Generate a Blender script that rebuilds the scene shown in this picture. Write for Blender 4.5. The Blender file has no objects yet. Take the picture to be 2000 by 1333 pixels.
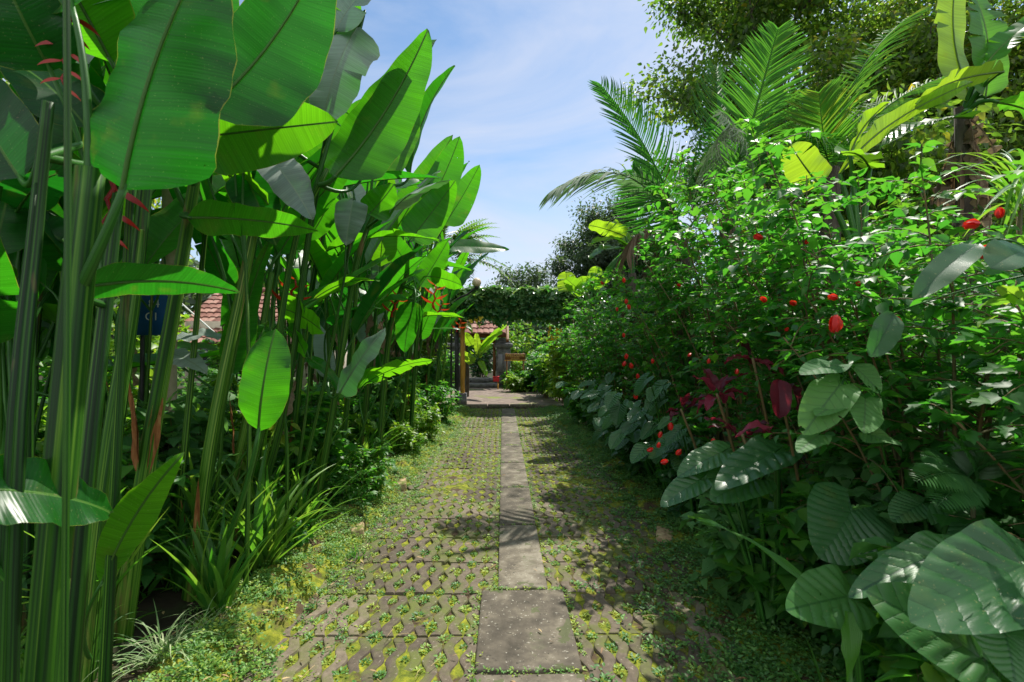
import bpy, math, random
import numpy as np
from math import radians, sin, cos, pi
from mathutils import Vector, Matrix, Euler

sc = bpy.context.scene
COL = sc.collection

# ------------------------------------------------------------------ camera
F_PX = 1000.0
cam_d = bpy.data.cameras.new('camera')
cam_d.lens = 18.0
cam_d.sensor_width = 36.0
cam_d.clip_start = 0.05
cam_d.clip_end = 3000
cam_d.dof.use_dof = True
cam_d.dof.focus_distance = 5.0
cam_d.dof.aperture_fstop = 4.5
cam = bpy.data.objects.new('camera', cam_d)
COL.objects.link(cam)
CAM = np.array([0.0, 0.0, 1.5])
cam.location = CAM
cam.rotation_euler = Euler((radians(90 + 0.49), 0, radians(-1.03)), 'XYZ')
sc.camera = cam
_R = np.array(cam.rotation_euler.to_matrix())

# ------------------------------------------------------------------ sky, sun, exposure
SUN_EL, SUN_AZ = 58.0, 31.0          # azimuth measured from +Y towards +X
world = bpy.data.worlds.new('World'); sc.world = world
world.use_nodes = True
wn, wl = world.node_tree.nodes, world.node_tree.links
wn.clear()
w_out = wn.new('ShaderNodeOutputWorld'); w_bg = wn.new('ShaderNodeBackground')
w_sky = wn.new('ShaderNodeTexSky'); w_sky.sky_type = 'NISHITA'; w_sky.sun_disc = False
w_sky.sun_elevation = radians(SUN_EL); w_sky.sun_rotation = radians(SUN_AZ)
w_sky.altitude = 300; w_sky.air_density = 1.0; w_sky.dust_density = 0.6; w_sky.ozone_density = 1.6
w_tc = wn.new('ShaderNodeTexCoord')
w_map = wn.new('ShaderNodeMapping'); w_map.inputs['Scale'].default_value = (1.0, 1.0, 2.6)
w_map.inputs['Rotation'].default_value = (0.2, 0.5, 0.4)
w_no = wn.new('ShaderNodeTexNoise'); w_no.inputs['Scale'].default_value = 1.7
w_no.inputs['Detail'].default_value = 9; w_no.inputs['Roughness'].default_value = 0.56
w_no.inputs['Distortion'].default_value = 0.5
w_cr = wn.new('ShaderNodeValToRGB')
w_cr.color_ramp.elements[0].position = 0.38; w_cr.color_ramp.elements[0].color = (0.0, 0.0, 0.0, 1)
w_cr.color_ramp.elements[1].position = 0.66; w_cr.color_ramp.elements[1].color = (0.85, 0.85, 0.85, 1)
w_mix = wn.new('ShaderNodeMixRGB'); w_mix.inputs['Color2'].default_value = (3.8, 4.05, 4.75, 1)
w_tint = wn.new('ShaderNodeMixRGB'); w_tint.blend_type = 'MULTIPLY'; w_tint.inputs['Fac'].default_value = 1
w_tint.inputs['Color2'].default_value = (0.70, 0.79, 0.81, 1)
wl.new(w_tc.outputs['Generated'], w_map.inputs['Vector']); wl.new(w_map.outputs[0], w_no.inputs['Vector'])
wl.new(w_no.outputs['Fac'], w_cr.inputs['Fac']); wl.new(w_cr.outputs['Color'], w_mix.inputs['Fac'])
wl.new(w_sky.outputs[0], w_tint.inputs['Color1']); wl.new(w_tint.outputs[0], w_mix.inputs['Color1'])
# added fill: brighter sky behind the camera, out of view, to lift the shadows
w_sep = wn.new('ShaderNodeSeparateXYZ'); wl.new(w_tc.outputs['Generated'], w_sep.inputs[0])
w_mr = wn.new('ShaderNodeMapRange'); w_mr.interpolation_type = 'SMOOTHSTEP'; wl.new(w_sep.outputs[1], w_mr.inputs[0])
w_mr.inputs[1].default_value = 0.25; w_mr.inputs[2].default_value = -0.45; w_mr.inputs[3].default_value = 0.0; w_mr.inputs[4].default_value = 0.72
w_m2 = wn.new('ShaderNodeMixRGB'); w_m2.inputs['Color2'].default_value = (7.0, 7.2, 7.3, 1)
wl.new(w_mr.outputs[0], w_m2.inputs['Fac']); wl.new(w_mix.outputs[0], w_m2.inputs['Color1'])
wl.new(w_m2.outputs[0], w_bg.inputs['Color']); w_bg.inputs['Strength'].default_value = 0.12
wl.new(w_bg.outputs[0], w_out.inputs['Surface'])

sun_d = bpy.data.lights.new('sun', 'SUN'); sun_d.energy = 4.1; sun_d.angle = radians(0.53)
sun_d.color = (1.0, 0.95, 0.86)
sun = bpy.data.objects.new('sun', sun_d); COL.objects.link(sun)
_sd = Vector((sin(radians(SUN_AZ)) * cos(radians(SUN_EL)), cos(radians(SUN_AZ)) * cos(radians(SUN_EL)), sin(radians(SUN_EL))))
sun.rotation_euler = _sd.to_track_quat('Z', 'Y').to_euler()
sc.view_settings.view_transform = 'Standard'
sc.view_settings.look = 'None'
sc.view_settings.exposure = 0.75
sc.view_settings.gamma = 1
sc.cycles.max_bounces = 8
sc.cycles.transmission_bounces = 6
sc.cycles.diffuse_bounces = 5
sc.cycles.glossy_bounces = 2

# ------------------------------------------------------------------ helpers
def nrm(v):
    v = np.asarray(v, float)
    return v / (np.linalg.norm(v, axis=-1, keepdims=True) + 1e-12)

def P(px, py, Y):
    """world point seen at photograph pixel (2000x1333) at depth Y"""
    d = _R @ np.array([(px - 1000) / F_PX, (666.5 - py) / F_PX, -1.0])
    return CAM + d * (Y / d[1])

def G(px, py, z=0.0):
    d = _R @ np.array([(px - 1000) / F_PX, (666.5 - py) / F_PX, -1.0])
    return CAM + d * ((z - CAM[2]) / d[2])

def proj(p):
    v = _R.T @ (np.asarray(p, float) - CAM)
    return 1000 + F_PX * v[0] / -v[2], 666.5 - F_PX * v[1] / -v[2]

class MB:
    def __init__(s):
        s.v, s.uv, s.r, s.f, s.n = [], [], [], [], 0
    def add(s, V, F, rnd=0.5, uv=None):
        V = np.asarray(V, float).reshape(-1, 3)
        m = len(V)
        s.v.append(V)
        s.r.append(np.broadcast_to(np.asarray(rnd, float), (m,)).copy())
        s.uv.append(np.zeros((m, 3)) if uv is None else np.asarray(uv, float).reshape(-1, 3))
        if not isinstance(F, list): F = [F]
        for a in F:
            a = np.asarray(a, np.int64)
            if a.size: s.f.append(a + s.n)
        s.n += m
    def build(s, name, mat, parent=None, smooth=True, origin=None):
        V = np.concatenate(s.v); R = np.concatenate(s.r); U = np.concatenate(s.uv)
        off = np.zeros(3)
        if parent is not None: off = world_loc(parent)
        elif origin is not None: off = np.asarray(origin, float)
        V = V - off
        me = bpy.data.meshes.new(name)
        me.vertices.add(len(V)); me.vertices.foreach_set('co', V.astype(np.float32).ravel())
        idx = np.concatenate([a.ravel() for a in s.f]); sz = np.concatenate([np.full(len(a), a.shape[1]) for a in s.f])
        me.loops.add(len(idx)); me.loops.foreach_set('vertex_index', idx.astype(np.int32))
        me.polygons.add(len(sz))
        st = np.concatenate([[0], np.cumsum(sz)[:-1]])
        me.polygons.foreach_set('loop_start', st.astype(np.int32))
        me.update(calc_edges=True)
        a = me.attributes.new('rnd', 'FLOAT', 'POINT'); a.data.foreach_set('value', R.astype(np.float32))
        a = me.attributes.new('uvm', 'FLOAT_VECTOR', 'POINT'); a.data.foreach_set('vector', U.astype(np.float32).ravel())
        me.polygons.foreach_set('use_smooth', np.full(len(sz), bool(smooth)))
        me.materials.append(mat)
        me.validate()
        o = bpy.data.objects.new(name, me); COL.objects.link(o)
        if parent is not None: o.parent = parent
        elif origin is not None: o.location = off
        return o

def world_loc(o):
    l = np.array(o.location, float)
    return l if o.parent is None else l + world_loc(o.parent)

def tag(o, label=None, cat=None, group=None, kind=None):
    if label: o['label'] = label
    if cat: o['category'] = cat
    if group: o['group'] = group
    if kind: o['kind'] = kind
    return o

def empty(name, loc, label, cat, group=None):
    o = bpy.data.objects.new(name, None); COL.objects.link(o)
    o.location = loc; o.empty_display_size = 0.1
    return tag(o, label, cat, group)

def copy_tree(o, loc=None, rz=0.0, scale=1.0, label=None, group=None, parent=None):
    c = o.copy(); COL.objects.link(c)
    if parent is not None: c.parent = parent
    else:
        c.location = loc; c.rotation_euler = (0, 0, rz); c.scale = (scale,) * 3
        if label: c['label'] = label
        if group: c['group'] = group
    for ch in [x for x in bpy.data.objects if x.parent == o]:
        copy_tree(ch, parent=c)
    return c

def grid_faces(nr, nc, base=0, closed=False):
    i = np.arange(nr - 1)[:, None]
    j = np.arange(nc if closed else nc - 1)[None, :]
    j2 = (j + 1) % nc
    a = i * nc + j; b = i * nc + j2; c = (i + 1) * nc + j2; d = (i + 1) * nc + j
    return np.stack([a, b, c, d], -1).reshape(-1, 4) + base

def bez(p0, p1, p2, n):
    t = np.linspace(0, 1, n)[:, None]
    return (1 - t) ** 2 * p0 + 2 * t * (1 - t) * p1 + t * t * p2

def smooth_path(pts, n):
    """Catmull-Rom through points"""
    pts = [np.asarray(p, float) for p in pts]
    if len(pts) == 2: return bez(pts[0], (pts[0] + pts[1]) / 2, pts[1], n)
    q = [2 * pts[0] - pts[1]] + pts + [2 * pts[-1] - pts[-2]]
    out = []
    k = len(pts) - 1
    for t in np.linspace(0, k - 1e-6, n):
        i = int(t); u = t - i
        a, b, c, d = q[i], q[i + 1], q[i + 2], q[i + 3]
        out.append(0.5 * ((2 * b) + (c - a) * u + (2 * a - 5 * b + 4 * c - d) * u * u + (3 * b - a - 3 * c + d) * u ** 3))
    return np.array(out)

def tube(mb, pts, r0, r1=None, n=8, rnd=0.5, lobes=0, cap=True, seed=0):
    pts = np.asarray(pts, float); m = len(pts)
    if np.ndim(r0): rad = np.asarray(r0, float)
    else: rad = np.linspace(r0, r0 if r1 is None else r1, m)
    T = nrm(np.gradient(pts, axis=0))
    ref = np.array([0, 0, 1.0]) if abs(T[0][2]) < 0.8 else np.array([0, 1.0, 0])
    S = nrm(np.cross(T, ref)); N = np.cross(S, T)
    a = np.linspace(0, 2 * pi, n, endpoint=False)
    prof = np.ones(n)
    if lobes:
        prof = 1 + 0.10 * np.cos(lobes * a + seed) + 0.05 * np.cos((lobes + 1) * a + 2.1 * seed)
    V = pts[:, None] + rad[:, None, None] * prof[None, :, None] * (np.cos(a)[None, :, None] * S[:, None] + np.sin(a)[None, :, None] * N[:, None])
    ln = np.concatenate([[0], np.cumsum(np.linalg.norm(np.diff(pts, axis=0), axis=1))])
    uv = np.zeros((m, n, 3)); uv[..., 0] = (a / (2 * pi))[None]; uv[..., 1] = ln[:, None]; uv[..., 2] = seed
    F = grid_faces(m, n, closed=True)
    fs = [F]
    if cap: fs.append(np.arange(n)[None, :] + (m - 1) * n)
    mb.add(V, fs, rnd, uv)

def blade(mb, base, tip, width, up, arch=0.08, fold=0.15, ns=16, nc=4, wave=0.01, tears=0,
          rnd=0.5, prof='heli', twist=0.0, rg=None, rib=0.006, skew=0.0, curl=0.0):
    rg = rg or random
    base = np.asarray(base, float); tip = np.asarray(tip, float)
    L = np.linalg.norm(tip - base); d = (tip - base) / L
    up = np.asarray(up, float); u0 = nrm(up - d * up.dot(d))
    W = width / 2
    tt = list(np.linspace(0, 1, ns + 1))
    ph = rg.uniform(0, 6); ph2 = rg.uniform(0, 6)
    fr = rg.uniform(1.2, 2.4)
    side0 = np.cross(d, u0)
    def frame(t):
        p = base + d * L * t + u0 * arch * L * 4 * t * (1 - t) + side0 * skew * L * 4 * t * (1 - t)
        T = nrm(d * L + u0 * arch * L * 4 * (1 - 2 * t) + side0 * skew * L * 4 * (1 - 2 * t))
        N = nrm(u0 - T * u0.dot(T)); S = np.cross(T, N)
        a = twist * t
        return p, T, N * cos(a) + S * sin(a), S * cos(a) - N * sin(a)
    def wd(t):
        if prof == 'heli': return min(1.0, (t / 0.14)) ** 0.55 * max(0.0, (1 - t ** 2.8)) ** 0.72
        if prof == 'banana': return min(1.0, (t / 0.10)) ** 0.6 * max(0.0, (1 - t ** 5)) ** 0.6
        if prof == 'lance': return max(0.0, sin(pi * min(1, t ** 0.8))) ** 0.9 if t < 1 else 0.0
        if prof == 'oval': return max(0.0, 1 - abs(2 * t ** 0.9 - 1) ** 2.2) ** 0.62
        if prof == 'strap': return (0.55 + 0.45 * min(1, t / 0.3)) * max(0.0, 1 - t ** 2.2) ** 0.8
        return 1.0
    for s in (1, -1):
        tset = [(t, 0.0) for t in tt]
        brk = set()
        for k in range(tears):
            if rg.random() < 0.75:
                i = rg.randrange(2, ns - 1)
                if i in brk: continue
                brk.add(i)
        rows = []
        for i, t in enumerate(tt):
            if i in brk: rows += [(t, -1), (t, 1)]
            else: rows.append((t, 0))
        V = []; U = []; skip = []
        tr = {i: rg.uniform(0.3, 1.0) for i in range(len(rows))}
        for i, (t, b) in enumerate(rows):
            p, T, N, S = frame(t)
            w = W * max(wd(t), 0.002)
            for j in range(nc + 1):
                c = j / nc
                x = s * c * w * cos(fold)
                z = c * w * sin(fold) + curl * c * c * w
                z += wave * (c ** 1.3) * (sin(2 * pi * fr * t + ph + s) + 0.5 * sin(2 * pi * fr * 2.7 * t + ph2 + 2 * s))
                q = p + S * x + N * z
                if b and c > 0.2:
                    q = q + T * b * 0.05 * (c - 0.2) * w * tr[i] + N * b * 0.16 * (c - 0.2) * w * tr[i]
                V.append(q); U.append((s * c * w, t * L, c))
            if b == -1: skip.append(i)
        F = grid_faces(len(rows), nc + 1)
        if skip:
            ri = F[:, 0] // (nc + 1)
            F = F[~np.isin(ri, skip)]
        if s < 0: F = F[:, ::-1]
        mb.add(V, F, rnd, U)
    if rib > 0:
        ts = np.linspace(0, 0.97, 10)
        pts = np.array([frame(t)[0] - frame(t)[2] * rib * 0.5 for t in ts])
        m = MB(); tube(m, pts, rib, rib * 0.25, n=5)
        V = m.v[0]; uv = m.uv[0] * np.array([0, 1, 0]); mb.add(V, m.f, rnd, uv)

def heart(mb, att, tip, width, up, back=0.42, arch=0.06, quilt=0.012, fold=0.12, rnd=0.5, nv=7, rg=None, na=88, nr=12, wave=0.015):
    """cordate leaf: att = where the stalk joins, tip = its point"""
    rg = rg or random
    att = np.asarray(att, float); tip = np.asarray(tip, float)
    L = np.linalg.norm(tip - att); d = (tip - att) / L
    up = np.asarray(up, float); N = nrm(up - d * up.dot(d)); S = np.cross(d, N)
    W = width / 2
    wr = W / L; ph = rg.uniform(0, 6)
    h = na // 2; n1 = int(h * .8); n2 = h - n1
    u = np.linspace(0, 1, n1 + 1) ** 1.15
    hw = np.where(u < .62, np.clip(1 - (1 - u / .62) ** 2, 0, 1) ** .66, .34 + .66 * np.sqrt(np.clip(1 - np.clip((u - .62) / .38, 0, 1) ** 2.2, 0, 1)))
    ox = wr * hw; oy = 1 - (1 + back) * u
    v = np.linspace(0, 1, n2 + 1)[1:]
    ox = np.concatenate([ox, wr * .34 * (1 - v) ** .8]); oy = np.concatenate([oy, -back + (back - .04) * v ** 1.3])
    ox = np.concatenate([-ox[::-1][:-1], ox]); oy = np.concatenate([oy[::-1][:-1], oy]); na = len(ox) - 1
    th = np.arctan2(ox, oy)
    wob = 1 + 0.012 * np.sin(9 * th + ph); ox = ox * wob; oy = oy * wob
    k = np.linspace(0, 1, nr + 1)[:, None]
    x = k * ox[None]; y = k * oy[None]
    # pinnate coordinate so the side veins sweep forwards
    s = (y - 0.9 * np.abs(x) + 0.5 * x * x) * nv + 20
    vein = np.abs(np.sin(pi * s)) ** .7 - .5
    rr = np.sqrt(x * x + y * y)
    z = quilt / L * 1.6 * vein * np.clip(np.abs(x) * 7, 0, 1) * np.clip((1.02 - k) * 4, 0.15, 1)
    z = z + fold * np.abs(x) - arch * 4 * (np.clip(y, 0, 1)) ** 2 * .5 - 0.25 * np.clip(-y, 0, 1)
    z = z + wave / L * k ** 2 * np.sin(3 * th + ph)
    V = att + L * (x[..., None] * S + y[..., None] * d + z[..., None] * N)
    uv = np.stack([x * L, s, k + 0 * x], -1)
    F = grid_faces(nr + 1, na + 1)
    mb.add(V, F, rnd, uv)

def tmpl(rows, hw, droop=0.15, fold=0.25):
    """small leaf template along +X, width on Y, normal Z"""
    V = []; F3 = []; F4 = []
    n = len(rows)
    V.append((0, 0, 0))
    for i in range(1, n - 1):
        t = rows[i]; h = hw[i]; z = -droop * t * t
        V += [(t, h, z + h * fold), (t, 0, z), (t, -h, z + h * fold)]
    V.append((1, 0, -droop))
    F3 += [(0, 2, 1), (0, 3, 2)]
    for i in range(n - 3):
        a = 1 + 3 * i
        F4 += [(a, a + 1, a + 4, a + 3), (a + 1, a + 2, a + 5, a + 4)]
    a = 1 + 3 * (n - 3); e = len(V) - 1
    F3 += [(a, a + 1, e), (a + 1, a + 2, e)]
    return np.array(V, float), [np.array(F3), np.array(F4).reshape(-1, 4)]

T_OVAL = tmpl([0, .18, .45, .75, 1], [0, .22, .27, .13, 0], .22, .3)
T_WIDE = tmpl([0, .12, .42, .75, 1], [0, .30, .38, .16, 0], .25, .3)
T_LANCE = tmpl([0, .25, .6, 1], [0, .10, .09, 0], .25, .3)
T_ROUND = tmpl([0, .2, .7, 1], [0, .32, .34, 0], .1, .25)
T_DIA = (np.array([(0, 0, 0), (.45, .25, .05), (1, 0, -.12), (.45, -.25, .05)], float), [np.array([(0, 2, 1), (0, 3, 2)])])
def _lobed():
    ang = np.radians([0, 14, 24, 38, 50, 66, 84, 104, 140, 180])
    r = np.array([1.0, .74, .80, .52, .56, .74, .50, .42, .34, .22])
    pts = [(0.0, 0.0, 0.0)]
    full = [(a, q) for a, q in zip(ang, r)] + [(-a, q) for a, q in list(zip(ang, r))[::-1][1:-1]]
    for a, q in full:
        x = q * cos(a) * .72 + .22; y = q * sin(a) * .62
        pts.append((x, y, -0.2 * x * x + 0.22 * abs(y)))
    pts[0] = (.22, 0, -.02)
    n = len(full)
    return np.array(pts), [np.array([(0, 1 + i, 1 + (i + 1) % n) for i in range(n)])]
T_LOBED = _lobed()

def scatter(mb, T, Ps, A, N, S, R):
    V0, F = T
    Ps = np.asarray(Ps, float); n = len(Ps)
    if n == 0: return
    A = nrm(A); N = np.asarray(N, float); N = nrm(N - A * (N * A).sum(1, keepdims=True)); B = np.cross(N, A)
    S = np.broadcast_to(np.asarray(S, float), (n,))
    V = Ps[:, None] + S[:, None, None] * (V0[None, :, 0:1] * A[:, None] + V0[None, :, 1:2] * B[:, None] + V0[None, :, 2:3] * N[:, None])
    m = len(V0)
    off = (np.arange(n) * m)[:, None, None]
    Fs = [(f[None] + off).reshape(-1, f.shape[1]) for f in F if len(f)]
    uv = np.zeros((n, m, 3)); uv[..., 0] = V0[None, :, 1]; uv[..., 1] = V0[None, :, 0]; uv[..., 2] = np.abs(V0[None, :, 1]) * 3
    mb.add(V.reshape(-1, 3), Fs, np.repeat(np.broadcast_to(R, (n,)), m), uv.reshape(-1, 3))

def box(mb, c, s, rz=0.0, rnd=0.5, bev=0.0):
    """box with chamfered vertical and top edges; c = centre, s = full size"""
    hx, hy, hz = np.array(s, float) / 2
    b = min(bev, hx * .9, hy * .9, hz * .9)
    def ring(ix, iy, z, bb):
        return [(ix - bb, -iy, z), (ix, -iy + bb, z), (ix, iy - bb, z), (ix - bb, iy, z), (-ix + bb, iy, z), (-ix, iy - bb, z), (-ix, -iy + bb, z), (-ix + bb, -iy, z)]
    if b <= 0:
        V = [(x, y, z) for z in (-hz, hz) for x, y in ((-hx, -hy), (hx, -hy), (hx, hy), (-hx, hy))]
        F = np.array([(3, 2, 1, 0), (4, 5, 6, 7), (0, 1, 5, 4), (1, 2, 6, 5), (2, 3, 7, 6), (3, 0, 4, 7)]); fs = [F]
    else:
        V = ring(hx, hy, -hz, b) + ring(hx, hy, hz - b, b) + ring(hx - b, hy - b, hz, b)
        fs = [grid_faces(3, 8, closed=True), np.arange(8)[None] + 16, np.arange(8)[::-1][None]]
    V = np.array(V, float)
    if rz:
        q = V.copy(); V[:, 0] = q[:, 0] * cos(rz) - q[:, 1] * sin(rz); V[:, 1] = q[:, 0] * sin(rz) + q[:, 1] * cos(rz)
    mb.add(V + np.array(c, float), fs, rnd, V)

def lathe(mb, c, prof, n=24, rnd=0.5):
    a = np.linspace(0, 2 * pi, n, endpoint=False)
    V = np.array([[(c[0] + r * cos(t), c[1] + r * sin(t), c[2] + z) for t in a] for r, z in prof])
    mb.add(V, [grid_faces(len(prof), n, closed=True)], rnd)

def rand_unit(rg, n):
    v = rg.normal(size=(n, 3)); return nrm(v)

# value noise for displacing ground strips
_NR = np.random.default_rng(5); _NT = _NR.random((64, 64))
def vnoise(x, y, s=1.0):
    x = np.asarray(x, float) / s; y = np.asarray(y, float) / s
    xi = np.floor(x).astype(int); yi = np.floor(y).astype(int); fx = x - xi; fy = y - yi
    fx = fx * fx * (3 - 2 * fx); fy = fy * fy * (3 - 2 * fy)
    g = lambda a, b: _NT[a % 64, b % 64]
    return (g(xi, yi) * (1 - fx) + g(xi + 1, yi) * fx) * (1 - fy) + (g(xi, yi + 1) * (1 - fx) + g(xi + 1, yi + 1) * fx) * fy
# ------------------------------------------------------------------ materials
def new_mat(name):
    m = bpy.data.materials.new(name); m.use_nodes = True
    nt = m.node_tree; nt.nodes.clear()
    return m, nt.nodes, nt.links

def ramp(n, stops):
    r = n.new('ShaderNodeValToRGB'); e = r.color_ramp.elements
    e[0].position, e[0].color = stops[0][0], (*stops[0][1], 1)
    e[1].position, e[1].color = stops[-1][0], (*stops[-1][1], 1)
    for p, c in stops[1:-1]:
        q = e.new(p); q.color = (*c, 1)
    return r

def math_n(n, l, op, a, b=None, c=None):
    m = n.new('ShaderNodeMath'); m.operation = op
    for i, x in enumerate((a, b, c)):
        if x is None: continue
        if isinstance(x, (int, float)): m.inputs[i].default_value = x
        else: l.new(x, m.inputs[i])
    return m.outputs[0]

def mixc(n, l, f, a, b, mode='MIX'):
    m = n.new('ShaderNodeMixRGB'); m.blend_type = mode
    for k, x in (('Fac', f), ('Color1', a), ('Color2', b)):
        if isinstance(x, (int, float)): m.inputs[k].default_value = x
        elif isinstance(x, tuple): m.inputs[k].default_value = (*x, 1)
        else: l.new(x, m.inputs[k])
    return m.outputs[0]

def attr(n, name):
    a = n.new('ShaderNodeAttribute'); a.attribute_name = name; return a

def leaf_mat(name, cols, trans, tfac=0.45, rough=0.38, spec=0.5, vein='none', ribcol=(.12, .28, .05), edge=None, blot=0.0, holes=0.0):
    """cols: list of base colours picked by the leaf's own 'rnd'; trans: translucent tint list"""
    m, n, l = new_mat(name)
    out = n.new('ShaderNodeOutputMaterial'); pr = n.new('ShaderNodeBsdfPrincipled'); tr = n.new('ShaderNodeBsdfTranslucent')
    mx = n.new('ShaderNodeMixShader'); mx.inputs[0].default_value = tfac
    r = attr(n, 'rnd'); uv = attr(n, 'uvm')
    k = len(cols)
    ca = ramp(n, [(i / max(1, k - 1), c) for i, c in enumerate(cols)]); l.new(r.outputs['Fac'], ca.inputs[0])
    ct = ramp(n, [(i / max(1, k - 1), c) for i, c in enumerate(trans)]); l.new(r.outputs['Fac'], ct.inputs[0])
    A, T = ca.outputs[0], ct.outputs[0]
    sep = n.new('ShaderNodeSeparateXYZ'); l.new(uv.outputs['Vector'], sep.inputs[0])
    ux, uy, uc = sep.outputs
    bump_h = None
    ax = math_n(n, l, 'ABSOLUTE', ux)
    if vein == 'heli':
        s = math_n(n, l, 'SUBTRACT', uy, math_n(n, l, 'MULTIPLY', ax, 0.22))
        cmb = n.new('ShaderNodeCombineXYZ'); l.new(s, cmb.inputs[0]); l.new(r.outputs['Fac'], cmb.inputs[1])
        l.new(math_n(n, l, 'MULTIPLY', ux, 0.02), cmb.inputs[2])
        n1 = n.new('ShaderNodeTexNoise'); n1.inputs['Scale'].default_value = 62; n1.inputs['Detail'].default_value = 3
        l.new(cmb.outputs[0], n1.inputs['Vector'])
        wv = math_n(n, l, 'SINE', math_n(n, l, 'MULTIPLY', s, 2 * pi / 0.011))
        h = math_n(n, l, 'ADD', math_n(n, l, 'MULTIPLY', wv, 0.07), n1.outputs['Fac'])
        bump_h = h
        v = n.new('ShaderNodeMapRange'); l.new(h, v.inputs[0]); v.inputs[1].default_value = 0.3; v.inputs[2].default_value = 0.75
        v.inputs[3].default_value = 0.80; v.inputs[4].default_value = 1.16
        A = mixc(n, l, 1.0, A, v.outputs[0], 'MULTIPLY'); T = mixc(n, l, 1.0, T, v.outputs[0], 'MULTIPLY')
        rib = math_n(n, l, 'LESS_THAN', ax, 0.0045)
        A = mixc(n, l, rib, A, ribcol); T = mixc(n, l, rib, T, tuple(c * .5 for c in ribcol))
    elif vein == 'heart':
        vs = math_n(n, l, 'ABSOLUTE', math_n(n, l, 'SINE', math_n(n, l, 'MULTIPLY', uy, pi)))
        cmr2 = n.new('ShaderNodeMapRange'); l.new(vs, cmr2.inputs[0]); cmr2.inputs[1].default_value = 0.0; cmr2.inputs[2].default_value = 0.28
        cmr2.inputs[3].default_value = 1; cmr2.inputs[4].default_value = 0
        rib = math_n(n, l, 'MAXIMUM', math_n(n, l, 'MULTIPLY', cmr2.outputs[0], 0.55), math_n(n, l, 'LESS_THAN', ax, 0.0035))
        A = mixc(n, l, rib, A, ribcol)
        nn = n.new('ShaderNodeTexNoise'); nn.inputs['Scale'].default_value = 90; nn.inputs['Detail'].default_value = 2
        bump_h = math_n(n, l, 'ADD', math_n(n, l, 'MULTIPLY', nn.outputs['Fac'], .3), math_n(n, l, 'MULTIPLY', math_n(n, l, 'POWER', vs, .6), 2.2))
    elif vein == 'strap':
        wv = math_n(n, l, 'SINE', math_n(n, l, 'MULTIPLY', ux, 1400.0))
        v = n.new('ShaderNodeMapRange'); l.new(wv, v.inputs[0]); v.inputs[1].default_value = -1; v.inputs[2].default_value = 1
        v.inputs[3].default_value = 0.88; v.inputs[4].default_value = 1.1
        A = mixc(n, l, 1.0, A, v.outputs[0], 'MULTIPLY'); bump_h = wv
    elif vein == 'small':
        rib = math_n(n, l, 'LESS_THAN', ax, 0.012)
        A = mixc(n, l, math_n(n, l, 'MULTIPLY', rib, .6), A, ribcol)
    if edge is not None:
        tce = n.new('ShaderNodeTexCoord'); ne = n.new('ShaderNodeTexNoise'); ne.inputs['Scale'].default_value = 9; ne.inputs['Detail'].default_value = 4
        l.new(tce.outputs['Object'], ne.inputs['Vector'])
        e = math_n(n, l, 'GREATER_THAN', math_n(n, l, 'ADD', uc, math_n(n, l, 'MULTIPLY', math_n(n, l, 'SUBTRACT', ne.outputs['Fac'], .5), .10)), 0.992)
        A = mixc(n, l, math_n(n, l, 'MULTIPLY', e, .7), A, edge); T = mixc(n, l, math_n(n, l, 'MULTIPLY', e, .7), T, edge)
    if blot > 0:
        tcn = n.new('ShaderNodeTexCoord')
        nb = n.new('ShaderNodeTexNoise'); nb.inputs['Scale'].default_value = 7; nb.inputs['Detail'].default_value = 5
        l.new(tcn.outputs['Object'], nb.inputs['Vector'])
        br = ramp(n, [(0.0, (0, 0, 0)), (0.60, (0, 0, 0)), (0.82, (1, 1, 1))]); l.new(nb.outputs['Fac'], br.inputs[0])
        f = math_n(n, l, 'MULTIPLY', br.outputs[0], blot)
        A = mixc(n, l, f, A, (.22, .24, .03)); T = mixc(n, l, f, T, (.45, .4, .04))
        ns_ = n.new('ShaderNodeTexNoise'); ns_.inputs['Scale'].default_value = 160; ns_.inputs['Detail'].default_value = 1
        l.new(tcn.outputs['Object'], ns_.inputs['Vector'])
        sp = math_n(n, l, 'GREATER_THAN', ns_.outputs['Fac'], 0.72)
        A = mixc(n, l, math_n(n, l, 'MULTIPLY', sp, .6), A, (.3, .3, .12))
        rr = n.new('ShaderNodeMapRange'); l.new(nb.outputs['Fac'], rr.inputs[0]); rr.inputs[1].default_value = .3; rr.inputs[2].default_value = .7
        rr.inputs[3].default_value = rough - .08; rr.inputs[4].default_value = rough + .14
        l.new(rr.outputs[0], pr.inputs['Roughness'])
    else:
        pr.inputs['Roughness'].default_value = rough
    l.new(A, pr.inputs['Base Color']); l.new(T, tr.inputs['Color'])
    pr.inputs['Specular IOR Level'].default_value = spec
    if bump_h is not None:
        b = n.new('ShaderNodeBump'); b.inputs['Strength'].default_value = 0.5 if vein == 'heart' else 0.3; b.inputs['Distance'].default_value = 0.004 if vein == 'heli' else 0.002
        l.new(bump_h, b.inputs['Height']); l.new(b.outputs[0], pr.inputs['Normal']); l.new(b.outputs[0], tr.inputs['Normal'])
    l.new(pr.outputs[0], mx.inputs[1]); l.new(tr.outputs[0], mx.inputs[2]); fin = mx.outputs[0]
    if holes > 0:      # insect holes
        tch = n.new('ShaderNodeTexCoord'); nh = n.new('ShaderNodeTexNoise'); nh.inputs['Scale'].default_value = 32; nh.inputs['Detail'].default_value = 2
        l.new(tch.outputs['Object'], nh.inputs['Vector'])
        tp_ = n.new('ShaderNodeBsdfTransparent'); mh = n.new('ShaderNodeMixShader')
        l.new(math_n(n, l, 'GREATER_THAN', nh.outputs['Fac'], holes), mh.inputs[0]); l.new(fin, mh.inputs[1]); l.new(tp_.outputs[0], mh.inputs[2]); fin = mh.outputs[0]
    l.new(fin, out.inputs['Surface'])
    return m

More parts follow.
